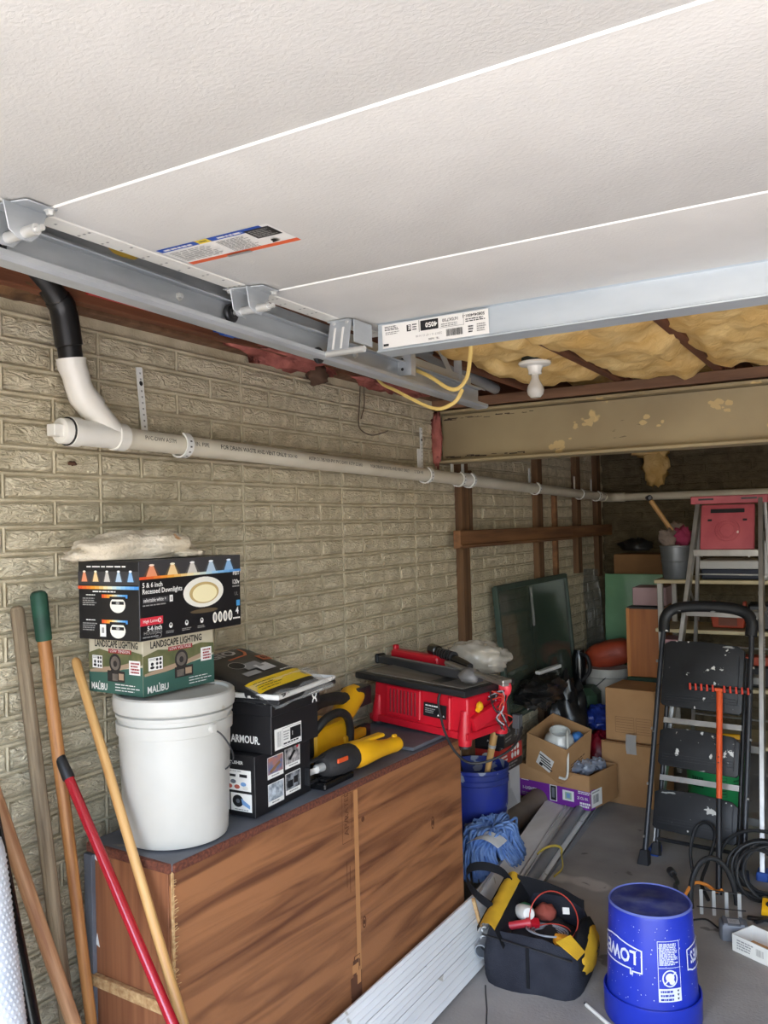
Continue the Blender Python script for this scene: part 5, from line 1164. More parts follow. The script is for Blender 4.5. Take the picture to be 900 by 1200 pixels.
# contents of the bag
def inbag(x, y, z): return tuple(Vector((.752, 2.93, 0))+Matrix.Rotation(radians(6), 3, 'Z') @ Vector((x, y, z)))
fl_ = MB().blob((0, 0, 0), (.13, .14, .05), amp=.3, fr=4, seed=31).build('dark_rags', mat('dark_rag', (40, 38, 40), .9), smooth=180, loc=inbag(0, 0, .115)); tag(fl_, 'dark rags filling the bottom of the open tool bag', 'rags')
o = MB().tube([(.085*cos(a), .02*sin(a*2), .085*sin(a)) for a in [2*pi*i/40 for i in range(40)]], .0022, 6, closed=True).tube([(.07*cos(a)-.01, .03+.01*sin(a), .03*sin(a)-.05) for a in [2*pi*i/40 for i in range(40)]], .0022, 6, closed=True).build('red_wire_coil', CABLE_R, loc=inbag(.055, -.02, .205)); o.rotation_euler = (-.45, 0, .55); tag(o, 'large loop of thin red wire rising out of the tool bag', 'wire')
o = thing('grey_wire_coil', 'flat coil of grey wire lying in the tool bag', 'wire', inbag(.04, -.06, .165), rot=(-.15, .1, .5))
for i in range(4): MB().tube([((.045+.009*i)*cos(a), (.045+.009*i)*sin(a), .003*i) for a in [2*pi*k/30 for k in range(30)]], .0032, 6, closed=True).build('turn', CABLE_G, o)
o = MB().lathe([(0, -.05), (.03, -.05), (.032, .03), (.025, .045), (0, .047)], 18).build('green_jar', mat('jar_green', (40, 110, 70), .5), loc=inbag(-.065, .05, .17)); o.rotation_euler = (.9, .3, 0); tag(o, 'green capped jar lying in the tool bag', 'jar')
o = MB().lathe([(0, -.04), (.027, -.04), (.028, .03), (.02, .045), (0, .047)], 18).build('white_tape_roll', WHITE, loc=inbag(-.055, .0, .195)); o.rotation_euler = (1.2, .6, .5); tag(o, 'small white plastic bottle lying in the tool bag', 'bottle')
o = MB().box((0, 0, 0), (.05, .035, .03)).build('red_tool', RED, bevel=.008, seg=2, loc=inbag(-.02, -.03, .175)); o.rotation_euler = (.3, .2, .6); tag(o, 'small red plastic tool in the middle of the tool bag', 'hand tool')
o = MB().box((0, 0, 0), (.055, .03, .035)).build('yellow_tool', mat('amber_tool', (226, 150, 40), .4), bevel=.008, seg=2, loc=inbag(.10, -.095, .165)); o.rotation_euler = (.2, .3, .9); tag(o, 'amber yellow tool at the right end inside the tool bag', 'hand tool')
o = MB().blob((0, 0, 0), (.04, .035, .03), amp=.3, seed=14).build('rusty_wad', mat('rust_red', (140, 64, 50), .8), smooth=180, loc=inbag(.005, .06, .18)); tag(o, 'rust red crumpled cloth between the jar and the wire loop', 'cloth')
o = MB().box((0, 0, 0), (.026, .004, .022)).build('white_tag', WHITEP, loc=inbag(.085, .045, .205)); o.rotation_euler = (-.5, .2, .8); tag(o, 'small white paper tag inside the tool bag', 'tag')
o = MB().tube([(-.05, 0, 0), (.05, 0, 0)], .014, 12).tube([(.05, 0, 0), (.065, 0, 0)], .017, 12).build('red_white_tube', mat('tube_red', (190, 50, 60), .4), loc=inbag(-.08, -.07, .175)); o.rotation_euler = (0, -.2, .4); tag(o, 'short red tube at the left end of the tool bag', 'tube')

# ------------------------------------------------------------------ upturned blue bucket
lw = thing('upturned_blue_bucket', 'bright blue store bucket standing upside down on the floor at the front', 'bucket', (1.165, 2.845, 0))
MB().lathe([(.146, .0), (.151, 0), (.153, .006), (.1545, .085), (.152, .088), (.149, .086), (.1475, .075), (.144, .080), (.1425, .09), (.131, .352), (.128, .362), (.121, .365), (.118, .362), (.034, .3615), (.032, .3645), (.028, .3645), (.026, .3615), (.014, .3615), (.012, .364), (0, .364)], 64).build('body', BLUE, lw)
MB().lathe([(.123, .3625), (.128, .368), (.132, .362)], 64).build('base_rim', mat('blue_scuffed', (96, 108, 176), .6), lw)
MB().lathe([(.1225, .3655), (.03, .3655), (.026, .3675), (.016, .3668), (.010, .368), (0, .368)], 48).build('scuffed_base', mat('blue_base_scuffed', (40, 50, 116), .6, c2=(84, 90, 128), ns=16, bump=.3, bs=60, contrast=(.45, .7)), lw)
q = MB(); rw = random.Random(8)
def bcone(a, z, h): rr_ = .1425-(z-.09)*.0115/.262*1.0; return Vector(((rr_+h)*cos(a), (rr_+h)*sin(a), z))
ACAM = atan2(CAM.y-2.845, CAM.x-1.165)
p = Print(lambda u, v, h: bcone(ACAM+u/.138, v, h+.0006))
LW = mat('bucket_white_print', (216, 220, 236), .5)
def upside(pts, u0, v0): return [(u0-a, v0-b) for a, b in pts]
# shop logo, upside down: house shaped outline with the name
u0, v0 = -.018, .285
outl = [(0, 0), (.03, .0), (.03, .008), (.165, .008), (.165, .078), (.118, .095), (.10, .095), (.0, .078)]
def strip(p, pts, w, m):
    n = len(pts)
    for i in range(n):
        a, b = Vector(pts[i]), Vector(pts[(i+1) % n]); d = (b-a); L = d.length; k = max(1, int(L/.012)); d.normalize(); nn = Vector((-d.y, d.x))*w/2
        for j in range(k):
            s, e = a+(b-a)*(j/k), a+(b-a)*((j+1)/k); s = s-d*w*.3; e = e+d*w*.3
            p.poly([tuple(s-nn), tuple(e-nn), tuple(e+nn), tuple(s+nn)], m)
lu = -.030
logo = [(lu, .265), (lu, .195), (lu-.022, .195), (lu-.022, .187), (lu-.05, .187), (lu-.05, .195), (lu-.19, .195), (lu-.19, .265), (lu-.14, .285), (lu-.06, .285)]
logo = [(lu, .258), (lu, .190), (lu-.030, .190), (lu-.030, .181), (lu-.036, .181), (lu-.036, .197), (lu-.19, .197), (lu-.19, .258), (lu-.12, .278), (lu-.09, .278)]
strip(p, logo, .0045, LW)
p.text("LOWE'S", lu-.018, .252, .040, LW, w=.155, bold=.03, rot=pi)
# warning panel, upside down
wu, wd = .018, .070
p.frame(wu, .112, wu+.072, .295, .0016, LW, nu=6); p.rect(wu, .112, wu+.072, .152, LW, nu=6)
for i in range(13): p.lines(wu+.005, .222+.0052*i, wu+.067, .2262+.0052*i, 1, LW, fill=.75, seed=i)
p.rect(wu, .214, wu+.072, .2155, LW, nu=6); p.ring(wu+.036, .183, .024, .026, .004, LW); p.ell(wu+.036, .186, .014, .013, LW, 14); p.ell(wu+.042, .172, .009, .008, LW, 12); strip(p, [(wu+.018, .166), (wu+.054, .200), (wu+.0545, .2005)], .004, LW)
for i in range(3): p.lines(wu+.006, .116+.012*i, wu+.050, .124+.012*i, 1, mat('blue_ink', (40, 56, 150), .6), fill=.8, seed=i+40); p.poly([(wu+.056, .124+.012*i), (wu+.064, .124+.012*i), (wu+.060, .117+.012*i)], BLACKP)
# second logo starting at the right edge
lu2 = .245
strip(p, [(lu2, .255), (lu2, .19), (lu2-.10, .19), (lu2-.118, .197), (lu2-.125, .197), (lu2-.125, .258), (lu2-.05, .27)], .0045, LW); p.text("LOWE'S", lu2-.01, .248, .036, LW, w=.10, bold=.03, rot=pi)
for i in range(120):
    a = rw.uniform(-.2, .2); z = rw.uniform(.10, .34); s = rw.uniform(.0005, .0014); p.ell(a, z, s, s*1.4, LW, 6)
p.build('bucket_print', lw)
ws = thing('white_marker', 'thin white plastic rod lying on the floor left of the upturned bucket', 'rod', (.965, 2.775, .007), radians(-38)); MB().tube([(0, 0, 0), (.14, 0, 0)], .0065, 10).build('rod', WHITE, ws); MB().tube([(-.012, 0, 0), (0, 0, 0)], .003, 8).build('tip', DSTEEL, ws)
# ------------------------------------------------------------------ ladders
def lerp(a, b, t): return Vector(a)*(1-t)+Vector(b)*t
# aluminium step ladder with red top
al = thing('aluminium_ladder', 'tall aluminium step ladder with a faded red top cap behind the black one', 'ladder', (1.12, 4.2, 0))
A0 = Vector((1.12, 4.2, 0))
fl0, fr0 = Vector((.862, 4.20, .02))-A0, Vector((1.350, 4.12, .02))-A0
fl1, fr1 = Vector((1.012, 4.76, 1.70))-A0, Vector((1.318, 4.74, 1.70))-A0
def chan(a, b, w, d, m, name, par, up=(0, 1, 0), t=.004):
    """C-channel rail"""
    a, b = Vector(a), Vector(b); q = MB(); up = Vector(up); di = (b-a).normalized(); sd = di.cross(up).normalized(); u = sd.cross(di)
    q.bar(a, b, t, d, up=u); q.bar(a+sd*(-w/2)+u*(d/2-t/2), b+sd*(-w/2)+u*(d/2-t/2), w, t, up=u); q.bar(a+sd*(-w/2)-u*(d/2-t/2), b+sd*(-w/2)-u*(d/2-t/2), w, t, up=u)
    return q.build(name, m, par)
q = MB().bar(fl0, fl1, .022, .062, up=(0, -1, 0)); q.build('front_rail', ALU, al, bevel=.002)
q = MB().bar(fr0, fr1, .022, .062, up=(0, -1, 0)); q.build('front_rail', ALU, al, bevel=.002)
for s, f0, f1 in ((-1, fl0, fl1), (1, fr0, fr1)):
    MB().box(f0+Vector((0, 0, -.002)), (.05, .08, .04)).build('rubber_foot', mat('foot_blue', (56, 92, 170), .6), al, bevel=.006)
    b0 = Vector((f0.x*1.08, f0.y+.98, .0)); b1 = Vector((f1.x+.01*s, f1.y+.07, 1.69))
    MB().bar(b0, b1, .018, .03, up=(0, -1, 0)).build('rear_rail', ALU, al, bevel=.002); MB().box(b0+Vector((0, 0, .015)), (.03, .045, .03)).build('rubber_foot', RUB, al, bevel=.005)
    for z in (.30,):
        t = .72; c0 = lerp(f0, f1, t); c1 = lerp(b0, b1, .62); MB().bar(c0+Vector((-.015*s, 0, 0)), c1+Vector((-.015*s, 0, 0)), .018, .004, up=(1, 0, 0)).build('spreader', ALU, al)
    MB().bar(lerp(f0, f1, .845)+Vector((-.01*s, -.01, 0)), lerp(f0, f1, .845)+Vector((-.055*s, -.005, .03)) if False else lerp(f0, f1, .80)+Vector((-.06*s, .0, .045)), .012, .004, up=(0, 1, 0)).build('knee_brace', ALU, al)
for z in (1.44, 1.14, .84, .54, .24):
    t = (z-.02)/1.68; a, b = lerp(fl0, fl1, t), lerp(fr0, fr1, t)
    q = MB().box((a+b)/2+Vector((0, .01, 0)), ((b-a).length-.02, .085, .006), rz=atan2((b-a).y, (b-a).x)).box((a+b)/2+Vector((0, -.031, -.014)), ((b-a).length-.02, .004, .032), rz=atan2((b-a).y, (b-a).x))
    q.build('step', ALU, al, bevel=.001)
for z in (.5, .9, 1.3):
    t = z/1.69; s0 = lerp(Vector((fl0.x*1.08, fl0.y+.98, 0)), Vector((fl1.x-.01, fl1.y+.07, 1.69)), t); s1 = lerp(Vector((fr0.x*1.08, fr0.y+.98, 0)), Vector((fr1.x+.01, fr1.y+.07, 1.69)), t); MB().bar(s0, s1, .025, .006).build('rear_brace', ALU, al)
tc = (fl1+fr1)/2
MB().box(tc+Vector((0, .035, .012)), (.375, .15, .018)).box(tc+Vector((0, -.038, .0)), (.375, .006, .04)).box(tc+Vector((0, .108, .0)), (.375, .006, .04)).box(tc+Vector((-.185, .035, .0)), (.006, .15, .04)).box(tc+Vector((.185, .035, .0)), (.006, .15, .04)).build('top_cap', REDF, al, bevel=.003)
for x in (-.11, .10): MB().box(tc+Vector((x, -.0415, .004)), (.075, .002, .010)).build('cap_slot', BLK, al)
pc = lerp((fl0+fr0)/2, (fl1+fr1)/2, .915); tilt = Matrix.Rotation(-atan2(.56, 1.68), 4, 'X')
def tray(q): q.v = [tuple(tilt @ Vector(v)+pc+Vector((0, -.012, 0))) for v in q.v]; return q
tray(MB().box((0, 0, 0), (.262, .022, .245))).build('pail_shelf', REDF, al, bevel=.010, seg=3)
tray(MB().box((0, -.0125, .085), (.165, .003, .022))).build('shelf_handle_hole', BLK, al, bevel=.004)
for rr_ in (.060, .048, .036): tray(MB().tube([(rr_*cos(a), -.0115, -.02+rr_*sin(a)) for a in [2*pi*i/28 for i in range(28)]], .0025, 6, closed=True)).build('embossed_ring', REDF, al)
for x in (-.085, .085): tray(MB().box((x, -.0125, .035), (.02, .003, .010))).build('shelf_slot', BLK, al)
q = Print(lambda u, v, h: lerp(fr0, fr1, .5+v)+Vector((.0115+h, u, 0))); q.rect(-.018, .02, .018, .11, WHITEP); q.lines(-.015, .03, .015, .10, 8, GREYP); q.rect(-.018, .27, .018, .38, GREYP); q.rect(-.018, .40, .018, .45, BLACKP); q.build('side_label', al)

# black folded step ladder
kl = thing('black_step_ladder', 'black folded step ladder splattered with paint leaning on the aluminium ladder', 'ladder', (1.062, 4.035, 0), radians(-5))
LT = atan2(.40, 1.17); LM = Matrix.Rotation(-LT, 4, 'X')
def lad(q, name, m, **k): q.v = [tuple(LM @ Vector(v)) for v in q.v]; return q.build(name, m, kl, **k)
H1 = 1.20
for s in (-1, 1):
    lad(MB().tube([(s*.218, 0, .02), (s*.215, 0, .5), (s*.21, 0, 1.05), (s*.205, 0, 1.16)], .0125, 12), 'front_rail', mat('ladder_black', (34, 35, 38), .4, c2=(46, 47, 50), ns=6, spots=[((170, 168, 160), 30, .76)]))
    lad(MB().tube([(s*.183, .055, .06), (s*.18, .05, .5), (s*.18, .045, 1.0)], .0105, 12), 'rear_rail', BLK)
    lad(MB().prism([(-.028, 0), (.028, 0), (.018, .07), (-.018, .07)], .045, M=Matrix(((1, 0, 0, s*.218), (0, 0, 1, -.022), (0, 1, 0, -.008), (0, 0, 0, 1)))), 'foot', BLK, bevel=.004)
    lad(MB().prism([(-.022, 0), (.022, 0), (.015, .06), (-.015, .06)], .04, M=Matrix(((1, 0, 0, s*.183), (0, 0, 1, .035), (0, 1, 0, .045), (0, 0, 0, 1)))), 'foot', BLK, bevel=.004)
    for z in (.12, .36, .62, .95):
        lad(MB().lathe([(0, 0), (.007, 0), (.007, .008), (0, .01)], 10, M=Matrix.Translation((s*.222, -.008, z)) @ rmat(s*pi/2, 'Y')), 'rivet', ALU)
lad(MB().tube(spl([(-.205, 0, 1.10), (-.205, 0, 1.17), (-.17, 0, 1.215), (-.08, 0, 1.235), (.08, 0, 1.235), (.17, 0, 1.215), (.205, 0, 1.17), (.205, 0, 1.10)]), .028, 12, flat=(1.0, .75)), 'top_hoop', DIRTY)
lad(MB().tube([(-.18, .05, .22), (.18, .05, .22)], .009, 8), 'rear_crossbar', BLK); lad(MB().tube([(-.18, .05, .12), (.18, .05, .12)], .009, 8), 'rear_crossbar', BLK)
def stepo(z0, z1, w, off):
    pl = [(-w/2, z0+.012), (-w/2+.012, z0), (w/2-.012, z0-.012), (w/2, z0), (w/2, z1-.035), (w/2-.03, z1-.014), (0, z1), (-w/2+.03, z1-.005), (-w/2, z1-.02)]
    q = MB().prism(pl, .028, M=Matrix(((1, 0, 0, 0), (0, 0, 1, off), (0, 1, 0, 0), (0, 0, 0, 1))))
    o = lad(q, 'step', DIRTY, bevel=.004, seg=2)
    q = MB()
    for i in range(3): q.box((0, off-.001, z0+.03+.012*i), (w*.9, .003, .003))
    tag(lad(q, 'tread_ribs', BLK), kind='stuff')
    lad(MB().box((w/2-.02, off-.002, (z0+z1)/2-.01), (.004, .004, (z1-z0)*.75)), 'edge_trim', mat('ladder_black', (34, 35, 38)), bevel=.001)
stepo(.735, 1.055, .375, -.035); stepo(.455, .635, .365, -.025); stepo(.165, .350, .375, -.020)
lad(MB().box((0, .02, .67), (.36, .02, .025)), 'step_support', ALU); lad(MB().box((0, .025, .40), (.36, .02, .025)), 'step_support', ALU)

# broom leaning upside down on it
bo, L = stick('push_scrubber', 'upturned scrubbing broom with orange and black handle leaning on the black ladder', 'broom', (1.172, 4.235, .815), (1.205, 3.86, .0))
rod(bo, 0, L*.44, .0135, .0125, BLK, 'lower_pole', rnd=False); rod(bo, L*.44, L-.005, .0125, .0145, ORANGE, 'upper_pole', rnd=False)
inv = bo.rotation_euler.to_matrix().inverted(); ax = inv @ Vector((1, -.09, 0)).normalized(); nrm = inv @ Vector((-.1, -1, 0)).normalized()
q = MB(); c0 = Vector((0, 0, L-.01)); q.bar(c0-ax*.138, c0+ax*.138, .02, .03, up=nrm); q.build('head', BLK, bo, bevel=.004)
MB().bar(c0-ax*.018+nrm*.012, c0+ax*.018+nrm*.012, .016, .018, up=nrm).build('socket', ORANGE, bo, bevel=.003)
for i in range(11):
    k = -.130+.026*i
    if abs(k) < .02: continue
    p0 = c0+ax*k+nrm*.012; MB().tube([p0+Vector((0, 0, -.012)), p0+nrm*.010+Vector((0, 0, .022))], [.0055, .0045], 8).build('bristle_tuft', mat('bristle_red', (206, 60, 40), .6), bo)
for z in (L*.44+.16, L*.44+.185): MB().lathe([(0, 0), (.004, 0)], 10, M=Matrix.Translation(Vector((0, 0, z))+nrm*.0145) @ nrm.to_track_quat('Z', 'Y').to_matrix().to_4x4()).build('adjust_hole', BLK, bo)

# green bin seen between the rungs
gb = thing('green_bin', 'bright green plastic bucket behind the black ladder steps', 'bucket', (1.035, 4.86, 0))
MB().lathe([(0, 0), (.13, 0), (.135, .01), (.152, .33), (.158, .335), (.158, .36), (.15, .362), (.146, .33), (.125, .02), (0, .02)], 40).build('body', GREENP, gb)
ga = atan2(CAM.y-4.86, CAM.x-1.035); p = Print(lambda u, v, h: Vector(((.135+.017*v/.33+h+.001)*cos(ga+u/.145), (.135+.017*v/.33+h+.001)*sin(ga+u/.145), v))); DG = mat('green_ink', (22, 84, 48), .6)
p.frame(.0, .15, .055, .25, .002, DG, nu=4)
for i in range(5): p.rect(.004, .162+.017*i, .051, .168+.017*i, DG, nu=4)
p.lines(-.13, .215, -.06, .245, 1, DG, fill=.8); p.lines(-.12, .185, -.06, .205, 1, DG, fill=.8); p.lines(.09, .18, .14, .24, 3, DG); p.build('print', gb)

# ------------------------------------------------------------------ cables and small things on the floor at the right
def ringpts(c, R1, R2, n=36, rx=0, rz=0, a0=0, a1=2*pi, dz=0):
    M = Matrix.Rotation(rz, 3, 'Z') @ Matrix.Rotation(rx, 3, 'X'); return [Vector(c)+M @ Vector((R1*cos(a0+(a1-a0)*i/n), R2*sin(a0+(a1-a0)*i/n), dz*i/n)) for i in range(n+1)]
HZ = radians(35)
ho = MB().tube(ringpts((1.205, 3.74, .015), .098, .175, 26, radians(82), HZ, -.1, pi+.1), .0115, 10).build('black_hose_arch', RUB); tag(ho, 'thick black hose arching over the steel shelf brackets', 'hose')
cc = thing('cable_coil', 'heavy black cable coil lying at the feet of the ladders', 'cable', (1.36, 3.92, .0))
for i, (x, y, z, R1, R2, rx, rz) in enumerate(((0, 0, .11, .13, .11, 70, 20), (.02, .02, .125, .12, .105, 66, 28), (.03, -.02, .12, .135, .115, 74, 15), (.01, .05, .10, .12, .10, 60, 40), (.05, .03, .12, .13, .11, 80, 33), (-.02, .02, .10, .11, .095, 62, 10), (.0, -.04, .105, .10, .10, 75, 45), (.06, -.03, .115, .12, .11, 64, 22))):
    MB().tube(ringpts((x, y, z), R1, R2, 32, radians(rx), radians(rz))[:-1], .0065, 8, closed=True).build('loop', RUB, cc)
l1 = MB().tube(spl([(1.08, 3.98, .01), (1.06, 4.03, .10), (1.08, 4.06, .20), (1.13, 4.05, .235), (1.17, 4.02, .20), (1.15, 3.95, .10), (1.14, 3.84, .05), (1.18, 3.76, .012)]), .0075, 8).build('black_cable', RUB); tag(l1, 'black cable looping up in front of the lowest ladder step', 'cable')
l2 = MB().tube(spl([(1.18, 3.98, .10), (1.22, 4.02, .18), (1.30, 4.02, .235), (1.40, 4.0, .25), (1.52, 3.96, .245), (1.64, 3.92, .20)]), .0075, 8).build('black_cable', RUB); tag(l2, 'black cable sweeping right above the cable coil', 'cable')
l3 = MB().tube(spl([(1.00, 3.93, .03), (1.04, 3.84, .03), (1.05, 3.75, .05), (1.08, 3.68, .02)]), .009, 8).tube([(.985, 3.955, .03), (1.005, 3.92, .03)], .017, 12).build('hose_nozzle', mat('nozzle_dark', (60, 58, 56), .4)); tag(l3, 'dark hose connector lying left of the steel brackets', 'hose')
oc = MB().tube(spl([(.99, 3.66, .012), (1.04, 3.60, .012), (1.08, 3.62, .012), (1.13, 3.70, .09), (1.18, 3.71, .095), (1.22, 3.70, .08), (1.25, 3.67, .10)]), .007, 8).build('orange_lead', mat('cord_orange', (206, 124, 40), .6)); tag(oc, 'orange cord draped over the steel shelf brackets', 'cord')
rk = thing('bracket_rack', 'row of four bright steel brackets wired together on the floor', 'bracket rack', (1.245, 3.655, 0), radians(10))
for i in range(4):
    x = -.072+.048*i; MB().box((x, 0, .05), (.014, .003, .10)).box((x-.006, .008, .05), (.003, .016, .10)).build('bracket', STEEL, rk, bevel=.001)
MB().tube([(-.08, .002, .098), (.085, .002, .098)], .003, 6).build('wire', DSTEEL, rk); MB().tube([(-.09, -.003, .03), (.095, -.003, .035)], .0025, 6).build('wire', DSTEEL, rk)
bp = thing('battery_pack', 'grey tool battery with a pale label standing on the floor', 'battery', (1.318, 3.49, 0), radians(15))
MB().prism([(-.042, -.036), (.042, -.036), (.05, -.02), (.05, .03), (.036, .04), (-.036, .04), (-.05, .03), (-.05, -.02)], .062).build('body', GREY, bp, bevel=.006, seg=2)
for x in (-.03, .03): MB().box((x, 0, .064), (.014, .07, .008)).build('slide_rail', GREY, bp, bevel=.002)
p = Print.plane((-.02, -.02, .0632), (1, 0, 0), (0, 1, 0)); p.rect(0, 0, .042, .04, mat('label_grey', (188, 190, 194), .5)); p.lines(.006, .006, .036, .034, 4, GREYP); p.build('label', bp)
sx = thing('small_parts_box', 'small open white and red carton at the lower right edge', 'box', (1.445, 3.40, 0), radians(-28))
for c_, s_, m in (((.0, -.06, .03), (.20, .003, .06), WHITE), ((-.10, 0, .03), (.003, .12, .06), WHITE), ((.10, 0, .03), (.003, .12, .06), RED), ((0, .06, .03), (.20, .003, .06), WHITE), ((0, 0, .002), (.20, .12, .003), CARD2)): MB().box(c_, s_).build('panel', m, sx)
p = Print.plane((-.10, -.0618, 0), (1, 0, 0), (0, 0, 1)); p.rect(.155, 0, .20, .06, RED); p.lines(.02, .012, .09, .05, 4, GREYP); p.barcode(.10, .02, .13, .045, GREYP, 8); p.build('printed_side', sx)
p = Print.plane((-.0982, .06, 0), (0, -1, 0), (0, 0, 1)); p.rect(0.004, .006, .116, .058, CARD2); p.build('inner_liner', sx)
yc = thing('yellow_clamp', 'yellow and black spring clamp on the floor at the right edge', 'clamp', (1.43, 3.72, 0), radians(20))
MB().prism([(-.05, -.03), (.06, -.035), (.07, .02), (-.03, .04)], .03, M=Matrix.Translation((0, 0, .035)) @ rmat(.35, 'X')).build('jaw', YEL, yc, bevel=.006, seg=2)
for x in (-.015, .03): MB().lathe([(0, .008), (.010, .006), (.012, 0), (0, 0)], 14, M=Matrix.Translation((x, -.012, .063)) @ rmat(.35, 'X')).build('pad', BLK, yc)
MB().bar((-.10, -.02, .012), (.10, -.06, .014), .02, .012).bar((-.08, -.06, .012), (.10, .01, .04), .016, .012).build('bar', BLK, yc, bevel=.003)
fb = MB().tube(spl([(1.03, 3.56, .008), (1.12, 3.53, .008), (1.2, 3.58, .01), (1.26, 3.53, .008), (1.30, 3.56, .01)]), .004, 6).build('thin_wire', DSTEEL); tag(fb, 'thin dark wire lying on the floor in front of the steel brackets', 'wire')

# ------------------------------------------------------------------ back of the garage
tb_ = thing('shelf_table', 'cream edged shelf unit standing against the back behind the ladders', 'shelf', (1.32, 5.42, 0))
for z in (1.235, .945, .62, .30): MB().box((0, 0, z), (1.32, .42, .022)).build('shelf', BEIGE, tb_, bevel=.003)
for x in (-.63, .63):
    for y in (-.19, .19): MB().box((x, y, .615), (.03, .03, 1.23)).build('leg', mat('leg_grey', (176, 172, 164), .5), tb_, bevel=.003)
def bx(name, label, cat, loc, s, m, rz=0, bevel=.003, grp=None):
    o = MB().box((0, 0, s[2]/2), s).build(name, m, None, bevel=bevel, loc=loc); o.rotation_euler = (0, 0, rz); return tag(o, label, cat, grp)
pa = thing('zinc_pail', 'grey metal pail on the shelf unit beside the red ladder shelf', 'pail', (.775, 5.30, 1.247))
MB().lathe([(0, 0), (.075, 0), (.078, .006), (.094, .19), (.098, .193), (.098, .20), (.092, .20), (.076, .012), (0, .012)], 32).build('body', PAIL, pa); MB().lathe([(.0865, .10), (.0885, .104), (.0875, .108)], 32).build('bead', PAIL, pa)
ml, L = stick('mallet', 'hammer handle of pale wood rising out of the metal pail', 'hammer', (.635, 5.24, 1.74), (.775, 5.30, 1.50)); rod(ml, -.18, L-.02, .013, .015, WOODL, 'handle'); MB().box((0, 0, L-.005), (.07, .03, .03)).build('head', DSTEEL, ml, bevel=.006)
for i, (x, y, z, m, lab) in enumerate(((.735, 5.27, 1.49, RAGS, 'tan rag bunched over the left rim of the metal pail'), (.81, 5.30, 1.50, PINKR, 'dark pink rag stuffed in the right of the metal pail'), (.775, 5.33, 1.53, RAGS, 'tan glove standing up at the back of the metal pail'))):
    o = MB().blob((0, 0, 0), (.055, .05, .055), amp=.5, fr=3, seed=50+i).build('rag', m, smooth=180, loc=(x, y, z)); tag(o, lab, 'rag')
bx('white_tote', 'pale plastic storage box at the right end of the top shelf', 'storage box', (1.45, 5.40, 1.247), (.40, .30, .22), mat('tote_white', (190, 190, 186), .4), 0, .012)
bx('navy_case', 'flat dark navy case on the top shelf behind the ladder', 'case', (1.10, 5.42, 1.247), (.36, .30, .06), DARKBOX, 0, .006)
bx('white_lid_box', 'flat white lidded box resting on the dark navy case', 'box', (1.10, 5.42, 1.308), (.38, .32, .05), mat('tote_white', (190, 190, 186)), 0, .006)
ob = thing('orange_caddy', 'orange open tool caddy on the second shelf behind the ladder', 'caddy', (1.06, 5.33, .957))
MB().box((0, 0, .06), (.17, .14, .10), taper=1.15).build('tub', ORANGED, ob, bevel=.006); MB().box((0, -.074, .055), (.10, .006, .06)).build('front_recess', mat('caddy_brown', (110, 60, 44), .6), ob)
for s in (-1, 1): MB().prism([(-.03, 0), (.03, 0), (.02, .06), (-.02, .06)], .02, M=Matrix(((0, 0, 1, s*.085-.01), (1, 0, 0, 0), (0, 1, 0, .10), (0, 0, 0, 1)))).build('ear', ORANGED, ob, bevel=.004)
bx('black_tool_case', 'black tool case right of the orange caddy', 'case', (1.26, 5.36, .957), (.20, .18, .15), BLK, .1, .012)
bx('blue_box', 'small blue carton on the third shelf behind the black ladder hoop', 'box', (.84, 5.30, .632), (.13, .16, .20), mat('box_blue', (60, 84, 150), .6), .05)
bx('pale_box', 'small pale carton beside the blue one on the third shelf', 'box', (.97, 5.32, .632), (.10, .16, .21), mat('box_pale', (200, 192, 176), .6), 0)
oc2 = thing('orange_saw_case', 'orange and black power tool lying on the third shelf', 'power tool', (1.16, 5.32, .632)); MB().box((0, 0, .15), (.26, .12, .05)).build('body', ORANGED, oc2, bevel=.012, seg=2); MB().tube(spl([(-.12, -.06, .15), (-.15, -.07, .10), (-.14, -.07, .04), (-.10, -.06, .01)]), .012, 8).build('hose', RUB, oc2); MB().box((.02, 0, .062), (.22, .12, .124)).build('base', BLK, oc2, bevel=.01)
for i in range(5): bx('magazine_box', ('lowest flat red and white box at the end of the shelf unit', 'second flat box from the bottom at the end of the shelf unit', 'middle flat box in the pile at the end of the shelf unit', 'second flat box from the top at the end of the shelf unit', 'topmost flat box at the end of the shelf unit')[i], 'box', (.74, 5.33, .632+.052*i if i < 5 else 0), (.10, .20, .05), (mat('mg_red', (140, 60, 70), .6), mat('mg_white', (200, 198, 190), .6), mat('mg_plum', (96, 56, 80), .6), mat('mg_white', (200, 198, 190)), mat('mg_rose', (186, 140, 140), .6))[i], .02*i, .002, 'flat boxes at the end of the shelf unit')
for k, x in enumerate((.80, 1.05)):
    o = thing('hand_plane', ('yellow handled knife lying at the left end of the lower shelf', 'yellow handled knife lying in the middle of the lower shelf')[k], 'knife', (x, 5.30, .312), radians(10)); MB().box((0, 0, .02), (.10, .03, .03)).build('handle', YEL, o, bevel=.006); MB().box((.07, 0, .02), (.06, .004, .02)).build('blade', DSTEEL, o)

